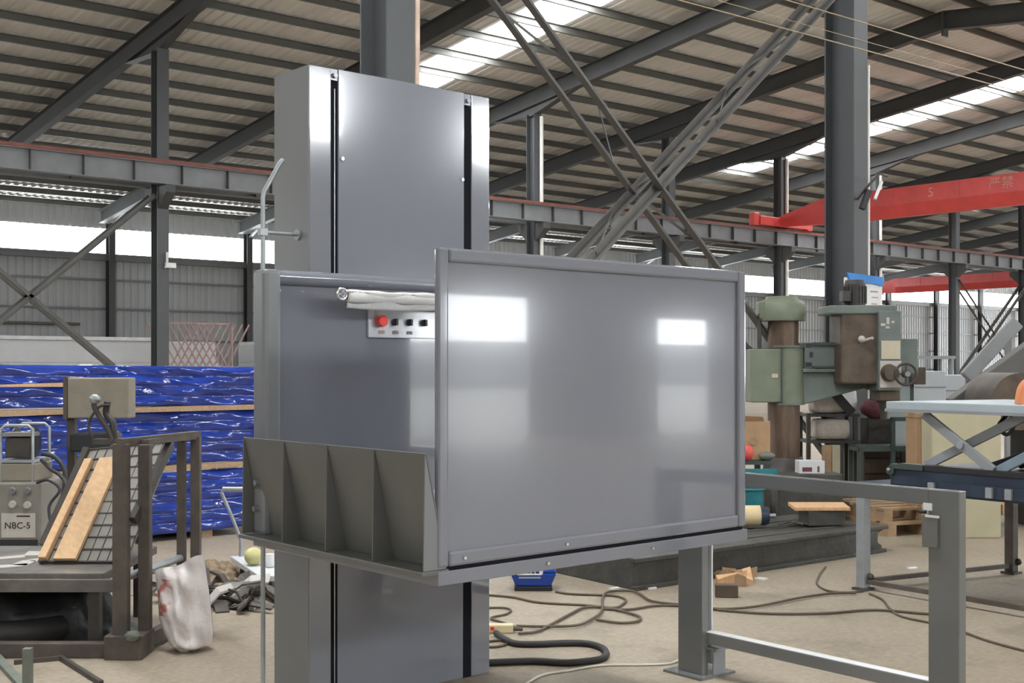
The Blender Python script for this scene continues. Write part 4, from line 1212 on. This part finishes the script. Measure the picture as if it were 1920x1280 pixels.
hw = put('handwheel', MB().torus((1.10, -0.50, 1.46), 0.10, 0.014, 'Y').cyl((1.10, -0.46, 1.46), (1.10, -0.54, 1.46), 0.035, n=16).box(1.01, 1.19, -0.507, -0.493, 1.452, 1.468).box(1.092, 1.108, -0.507, -0.493, 1.37, 1.55), M['darksteel'], hd)
put('hub_cap', MB().cyl((1.10, -0.54, 1.46), (1.10, -0.556, 1.46), 0.026, n=14), M['chrome'], hw)
put('side_lever', MB().cyl((0.72, -0.36, 1.77), (0.80, -0.46, 1.80), 0.014, n=8).ball((0.72, -0.37, 1.79), 0.035), M['label'], hd)
put('spindle_nose', MB().cyl((0.98, -0.20, 1.36), (0.98, -0.20, 1.18), 0.07, n=18).cyl((0.98, -0.20, 1.18), (0.98, -0.20, 1.02), 0.045, 0.03, 16), M['darksteel'], hd)
put('head_apron', MB().box(0.90, 1.10, -0.34, 0.0, 1.20, 1.31), M['brownoil'], hd, 0.01)
mo = put('drive_motor', MB().cyl((0.73, -0.1, 2.11), (0.73, -0.1, 2.33), 0.105, n=24).cyl((0.73, -0.1, 2.33), (0.73, -0.1, 2.37), 0.10, 0.09, 24), M['darksteel'], t)
mb = MB()
for i in range(18):
    a = 2 * pi * i / 18
    mb.beam((0.73 + 0.11 * cos(a), -0.1 + 0.11 * sin(a), 2.14), (0.73 + 0.11 * cos(a), -0.1 + 0.11 * sin(a), 2.31), 0.012, 0.008, (cos(a), sin(a), 0))
put('cooling_fins', mb, M['black'], mo)
put('terminal_box', MB().box(0.58, 0.66, -0.22, -0.1, 2.16, 2.26).tube([(0.60, -0.18, 2.16), (0.59, -0.2, 2.1), (0.61, -0.2, 2.06)], 0.014), M['darksteel'], mo)
# box table on the base
t = facing('box_table', 'rust-brown cast box table under the drill head', 'work table', lat(1660, 12.6, 0.0))
put('box_body', MB().box(-0.25, 0.25, -0.1, 0.35, 0.0, 0.70), M['brownoil'], t, 0.015)
put('slot_line', MB().box(-0.24, 0.24, -0.105, -0.1, 0.58, 0.60).box(-0.24, 0.24, -0.105, -0.1, 0.42, 0.44), M['black'], t)
t = facing('welded_stand', 'dark green tubular stand beside the drill spindle', 'stand', lat(1674, 12.08))
mb = MB()
for X in (-0.33, 0.0, 0.20):
    mb.box(X - 0.02, X + 0.02, -0.02, 0.02, 0, 1.03 if X > -0.1 else 0.72)
mb.box(-0.35, 0.22, -0.02, 0.02, 0.69, 0.73).box(-0.02, 0.22, -0.02, 0.02, 0.99, 1.03).box(-0.33, 0.2, 0.3, 0.34, 0.69, 0.73)
for X in (-0.33, 0.2):
    mb.box(X - 0.02, X + 0.02, 0.3, 0.34, 0, 0.72).box(X - 0.02, X + 0.02, 0.0, 0.32, 0.69, 0.73)
put('tube_frame', mb, M['darkgreen'], t)
put('shelf_plate', MB().box(-0.33, 0.2, 0.0, 0.32, 0.73, 0.745), M['darkgreen'], t)
solo('maroon_cloth', MB().ball((0, 0, 0.10), 0.14, (1.0, 0.8, 0.75), 22, 12, 0.08), M['maroon'], 'crumpled maroon cloth on the block below the drill spindle', 'cloth', loc=lat(1640, 12.55, 1.00), rot=-TB)
solo('cloth_block', MB().box(-0.14, 0.14, -0.08, 0.2, 0.70, 1.0), M['darksteel'], 'dark iron block carrying the maroon cloth on the box table', 'block', bevel=0.02, loc=lat(1648, 12.6, 0), rot=-TB)
# shelf rack with sacks
t = facing('storage_rack', 'dark steel rack of sacks behind the drill arm', 'rack', lat(1556, 12.5))
for X in (-0.22, 0.26):
    for y in (0, 0.35):
        put('upright', MB().box(X - 0.02, X + 0.02, y - 0.02, y + 0.02, 0, 1.05), M['darksteel'], t)
put('shelf', MB().box(-0.24, 0.30, -0.03, 0.38, 1.015, 1.045), M['darksteel'], t)
put('shelf', MB().box(-0.24, 0.30, -0.03, 0.38, 0.745, 0.775), M['darksteel'], t)
put('diagonal_plate', MB().beam((0.0, -0.04, 1.30), (0.22, -0.04, 1.05), 0.02, 0.09, (0, 0, 1)), M['black'], t)


def bagmesh(w, d, h):
    m_ = MB()
    m_.ball((0, 0, h / 2), 0.5, (w, d, h), 24, 14, 0.02)
    for i, p in enumerate(m_.v):
        q = Vector((p.x / w * 2, p.y / d * 2, (p.z - h / 2) / h * 2))
        k = max(abs(q.x), abs(q.y), abs(q.z), 1e-4)
        s_ = (q.length / k) ** 0.75
        m_.v[i] = Vector((p.x * s_, p.y * s_, h / 2 + (p.z - h / 2) * s_))
    return m_


solo('cement_bag', bagmesh(0.33, 0.28, 0.22), M['bag'], 'pale sack lying on the top shelf of the dark rack', 'sack', 'sacks on the dark rack', loc=lat(1548, 12.65, 1.045), rot=-TB)
solo('cement_bag', bagmesh(0.37, 0.28, 0.22), M['bag'], 'pale bulging sack on the lower shelf of the dark rack', 'sack', 'sacks on the dark rack', loc=lat(1556, 12.62, 0.775), rot=-TB)
solo('white_bag', bagmesh(0.22, 0.2, 0.26), M['white'], 'white bag behind the slanting plate of the dark rack', 'sack', 'sacks on the dark rack', loc=lat(1584, 12.75, 1.05), rot=-TB)
for px_, m_, lab in ((1550, M['palletwood'], 'brown timber post under the dark rack'), (1566, M['yboard'], 'pale timber post under the dark rack')):
    solo('timber_post', MB().box(-0.04, 0.04, -0.04, 0.04, 0, 0.735), m_, lab, 'timber', loc=lat(px_, 12.35), rot=-TB)
t = facing('small_carton', 'small white carton on a dark crate by the drill column', 'carton', lat(1520, 11.45, 0.53))
put('carton_body', MB().box(-0.12, 0.12, -0.05, 0.12, 0, 0.12), M['whitepanel'], t, 0.004)
put('dark_mark', MB().box(-0.09, 0.0, -0.052, -0.05, 0.02, 0.06).box(0.05, 0.07, -0.052, -0.05, 0.015, 0.07), M['maroon'], t)
solo('dark_crate', MB().box(-0.3, 0.3, -0.1, 0.2, 0, 0.53), M['castiron'], 'dark grimy crate under the small white carton', 'crate', bevel=0.01, loc=lat(1515, 11.45), rot=-TB)
# bench with carton at the panel edge
t = facing('side_bench', 'small dark bench beside the drill column with a carton on it', 'bench', lat(1410, 11.0))
put('bench_top', MB().box(-0.35, 0.16, -0.1, 0.4, 0.655, 0.69), M['darkgreen'], t)
put('bench_edge', MB().box(-0.35, 0.20, -0.12, -0.10, 0.56, 0.62), M['teal'], t)
for X in (-0.32, 0.12):
    for y in (-0.07, 0.36):
        put('leg', MB().box(X - 0.025, X + 0.025, y - 0.025, y + 0.025, 0, 0.655), M['darksteel'], t)
t = facing('cardboard_box', 'brown cardboard box on the small dark bench', 'box', lat(1408, 11.1, 0.69))
put('box_body', MB().box(-0.14, 0.155, -0.1, 0.2, 0, 0.35), M['card'], t, 0.006)
put('open_flap', MB().hexa([(-0.14, -0.1, 0.35), (0.1, -0.1, 0.35), (0.1, -0.09, 0.35), (-0.14, -0.09, 0.35), (-0.12, -0.13, 0.40), (0.08, -0.13, 0.39), (0.08, -0.125, 0.39), (-0.12, -0.125, 0.40)]), M['card'], t)
put('hand_hole', MB().cyl((0.0, -0.101, 0.17), (0.0, -0.106, 0.17), 0.04, n=14), M['palletwood'], t)
solo('red_bag', MB().ball((0, 0, 0.07), 0.075, (0.8, 0.7, 0.95), 18, 10, 0.10), M['redbag'], 'crumpled red plastic bag in front of the cardboard box', 'bag', loc=lat(1400, 10.9, 0.69), rot=-TB)
solo('rag_bundle', MB().ball((0, 0, 0.04), 0.06, (1.2, 0.8, 0.6), 16, 10, 0.15), M['greenbar'], 'dirty rag bundle at the bench corner beside the cardboard box', 'rag', loc=lat(1438, 10.95, 0.69), rot=-TB)
t = facing('teal_bin', 'teal plastic bin on the floor below the small dark bench', 'bin', lat(1408, 10.9))
put('bin_body', MB().lathe((0, 0, 0), [(0.09, 0), (0.10, 0.1), (0.115, 0.42), (0.12, 0.44)]), M['teal'], t)
put('bin_rim', MB().torus((0, 0, 0.44), 0.119, 0.010, 'Z'), M['teal'], t)

# bench with the scissor lift
bo = Vector((7.25, 4.90, 0))
br = -radians(93)               # local x runs towards the camera's right, local y away along the hall
t = thing('steel_bench', 'dark welded steel bench carrying the blue-grey scissor lift', 'bench', (0, 0, 0), bo, br)
for x_, y_, m_ in ((0.0, 0.0, M['galv']), (0.25, 1.42, M['brownsteel']), (2.4, 0.0, M['brownsteel']), (2.4, 1.42, M['brownsteel'])):
    lg = put('leg', MB().box(x_ - 0.035, x_ + 0.035, y_ - 0.035, y_ + 0.035, 0.015, 0.70), m_, t, 0.004)
    put('leg_foot', MB().box(x_ - 0.055, x_ + 0.055, y_ - 0.055, y_ + 0.055, 0, 0.016).ball((x_ + 0.045, y_ + 0.02, 0.09), 0.025, jit=0.1), M['darksteel'], lg)
put('top_frame', MB().prism([(-0.035, -0.035, 0.70), (2.45, -0.035, 0.70), (2.45, 1.46, 0.70), (0.21, 1.46, 0.70)], (0, 0, 0.045)), M['navy'], t)
put('floor_bar', MB().beam((0.0, 0.035, 0.06), (0.25, 1.385, 0.06), 0.03, 0.03), M['brownsteel'], t)
put('floor_bar', MB().beam((0.04, 0.0, 0.06), (2.37, 0.0, 0.06), 0.03, 0.03), M['brownsteel'], t)
put('apron', MB().box(0.55, 2.4, -0.055, -0.036, 0.715, 0.79), M['navy'], t)
for x_ in (0.58, 0.99, 1.12):
    put('clip', MB().box(x_ - 0.022, x_ + 0.022, -0.075, -0.055, 0.72, 0.785), M['galv'], t)
s_ = thing('scissor_lift', 'scissor lift table with pale blue-grey platform standing on the bench', 'scissor lift', (0, 0, 0.745), bo + Vector((0, 0, 0.745)), br)
ZB = 0.745
put('base_frame', MB().prism([(0.24, -0.03, ZB), (2.5, -0.03, ZB), (2.5, 0.9, ZB), (0.34, 0.9, ZB)], (0, 0, 0.11)), M['navy'], s_, 0.006)
put('base_channel', MB().box(0.30, 2.5, -0.035, 0.05, ZB + 0.11, ZB + 0.145), M['black'], s_)
put('end_roller', MB().cyl((0.25, -0.05, ZB + 0.095), (0.25, 0.25, ZB + 0.095), 0.03, n=14).box(0.25, 0.5, -0.05, 0.03, ZB + 0.11, ZB + 0.14), M['darkgreen'], s_)
put('roller_tip', MB().ball((0.245, -0.055, ZB + 0.10), 0.012), M['galv'], s_)
put('platform', MB().prism([(0.22, -0.05, 1.245), (2.6, -0.05, 1.245), (2.6, 1.0, 1.245), (0.45, 1.0, 1.245)], (0, 0, 0.058)), M['paleblue'], s_, 0.006)
put('platform_lip', MB().box(0.22, 2.6, -0.062, -0.05, 1.235, 1.255), M['midgrey'], s_)
AR = [((0.48, 0.0, 1.225), (0.98, 0.0, 0.885), M['midgrey']), ((0.46, 0.06, 0.885), (1.16, 0.06, 1.235), M['midgrey']), ((0.72, 0.40, 0.87), (1.7, 0.40, 1.235), M['navy']), ((0.85, 0.30, 0.87), (1.55, 0.30, 1.235), M['navy']),
      ((1.0, 0.55, 1.235), (1.6, 0.55, 0.87), M['navy']), ((1.0, 0.02, 0.885), (1.65, 0.02, 1.235), M['blueg']), ((1.12, 0.1, 1.235), (1.7, 0.1, 0.885), M['navy'])]
for a_, b_, m_ in AR:
    put('scissor_arm', MB().beam(a_, b_, 0.03, 0.06), m_, s_, 0.004)
put('hydraulic_cylinder', MB().cyl((0.8, 0.6, 0.90), (1.4, 0.6, 1.08), 0.045, n=16).cyl((1.4, 0.6, 1.08), (1.7, 0.6, 1.17), 0.025, n=12), M['darksteel'], s_)
put('pivot_pin', MB().cyl((0.76, -0.03, 1.035), (0.76, 0.1, 1.035), 0.025, n=14), M['galv'], s_)
put('hose_loop', MB().tube([(0.98, 0.15, 1.23), (0.95, 0.1, 1.16), (1.02, 0.08, 1.11), (1.06, 0.1, 1.17), (1.03, 0.12, 1.22)], 0.012, 8, fine=4), M['black'], s_)

# goods behind the scissor lift
solo('board_crate', MB().box(-0.28, 0.34, 0, 0.28, 0, 1.12), M['yboard'], 'pale yellow board-sided crate behind the scissor arms', 'crate', bevel=0.01, loc=lat(1806, 10.9), rot=-TB)
t = facing('tan_carton', 'pinkish tan carton on end beside the yellow crate', 'carton', lat(1730, 11.2))
put('carton_body', MB().box(-0.06, 0.07, 0, 0.3, 0, 1.1), M['card'], t, 0.006)
put('carton_top', MB().box(-0.065, 0.075, -0.005, 0.305, 1.06, 1.105), M['palletwood'], t)
t = facing('electrical_cabinet', 'pale grey-green electrical cabinet behind the drill arm end', 'cabinet', lat(1690, 13.5))
put('cabinet_body', MB().box(-0.16, 0.13, 0, 0.4, 0, 1.70), M['paleg'], t, 0.01)
put('cabinet_edge', MB().box(0.10, 0.135, -0.01, 0.0, 0.2, 1.6), M['darkgreen'], t)
put('meter_box', MB().box(0.08, 0.24, -0.1, 0.0, 1.33, 1.52), M['brownoil'], t, 0.01)
put('door', MB().box(-0.15, 0.09, -0.012, 0.0, 0.1, 1.3), M['paleg'], t, 0.004)
for px_, d_, w_, h_, lab in ((1745, 14.6, 0.36, 1.47, 'tall pale grey crate next to the electrical cabinet'), (1815, 15.0, 0.58, 1.42, 'wide pale grey crate behind the sloping beam')):
    t = facing('grey_crate', lab, 'crate', lat(px_, d_))
    put('crate_body', MB().box(-w_ / 2, w_ / 2, 0, 0.6, 0, h_), M['crate'], t, 0.01)
    put('seam_band', MB().box(-w_ / 2 - 0.004, w_ / 2 + 0.004, -0.006, 0.6, h_ - 0.20, h_ - 0.185), M['runway'], t)
t = facing('pipe_table', 'thin pipe-legged grey table standing over the grey crates', 'table', lat(1748, 15.6))
put('tabletop', MB().box(-0.28, 0.30, 0, 0.5, 1.62, 1.66), M['midgrey'], t)
for X in (-0.24, 0.26):
    for y in (0.05, 0.45):
        put('leg', MB().cyl((X, y, 0), (X, y, 1.62), 0.03, n=10), M['midgrey'], t)
# sloping conveyor beams
t = facing('sloping_beam', 'broad grey steel beam sloping down behind the scissor lift', 'beam', lat(1810, 12.4))
put('beam', MB().beam((-0.10, 0, 1.10), (1.3, 0, 2.12), 0.2, 0.24), M['brace'], t, 0.01)
put('support_post', MB().box(-0.02, 0.08, 0.0, 0.1, 0, 1.12).box(1.12, 1.22, 0, 0.1, 0, 1.95), M['brace'], t)
t = facing('sloping_strut', 'lighter round-edged strut sloping up behind the broad sloping beam', 'beam', lat(1815, 13.6))
put('beam', MB().beam((-0.03, 0, 1.40), (0.55, 0, 2.02), 0.1, 0.15), M['midgrey'], t, 0.02)
put('support_post', MB().box(0.0, 0.06, 0.03, 0.09, 0, 1.4).box(0.44, 0.50, 0.03, 0.09, 0, 1.9), M['midgrey'], t)
t = facing('rusty_drum', 'dark rusty drum on a stand at the far end of the scissor lift', 'drum', lat(1905, 11.6))
put('drum_body', MB().cyl((0, -0.1, 1.20), (0, 0.6, 1.20), 0.27, n=32), M['brownoil'], t)
put('drum_stand', MB().box(-0.25, -0.15, 0, 0.5, 0, 1.05).box(0.15, 0.25, 0, 0.5, 0, 1.05), M['darksteel'], t)
solo('orange_hose', MB().tube([(-0.03, 0, 0.0), (-0.01, 0, 0.10), (0.05, 0, 0.15), (0.12, 0, 0.17)], 0.035, 12, fine=5), M['orange'], 'orange hose bend lying on the scissor lift platform', 'hose', loc=bo + Matrix.Rotation(br, 3, 'Z') @ Vector((1.12, 0.12, 1.303)), rot=-TB)


# pallets
def pallet(p, rot, lab, m_):
    t = thing('wooden_pallet', lab, 'pallet', (0, 0, 0), p, rot, 'wooden pallets under the bench')
    for i in range(5):
        put('deck_board', MB().box(-0.42, 0.42, -0.4 + 0.185 * i, -0.28 + 0.185 * i, 0.10, 0.122), m_, t)
    for x_ in (-0.37, 0, 0.37):
        put('bearer', MB().box(x_ - 0.045, x_ + 0.045, -0.4, 0.46, 0.0, 0.10), m_, t)


pp = lat(1684, 11.5)
pallet(pp, -TB + 0.35, 'old wooden pallet under another one beyond the table leg', M['palletwood'])
pallet(pp + Vector((0.05, 0.04, 0.122)), -TB + 0.30, 'old wooden pallet lying on top of another one', M['palletwood'])
pallet(lat(1790, 13.0, 0.0), -TB + 0.1, 'wooden pallet farther back below the yellow crate', M['ply'])
rnd = random.Random(3)
for px_, py_ in ((1752, 972), (1768, 966), (1785, 974), (1775, 984), (1800, 968), (1758, 982)):
    solo('packing_scrap', MB().ball((0, 0, 0.035), 0.05, (1.5, 0.9, 0.7), 12, 8, 0.25), M['bag' if px_ % 2 else 'whitepanel'], 'crumpled pale packing scrap on the floor under the bench', 'litter', 'packing scraps under the bench', loc=fp(px_, py_), rot=rnd.uniform(0, 6))
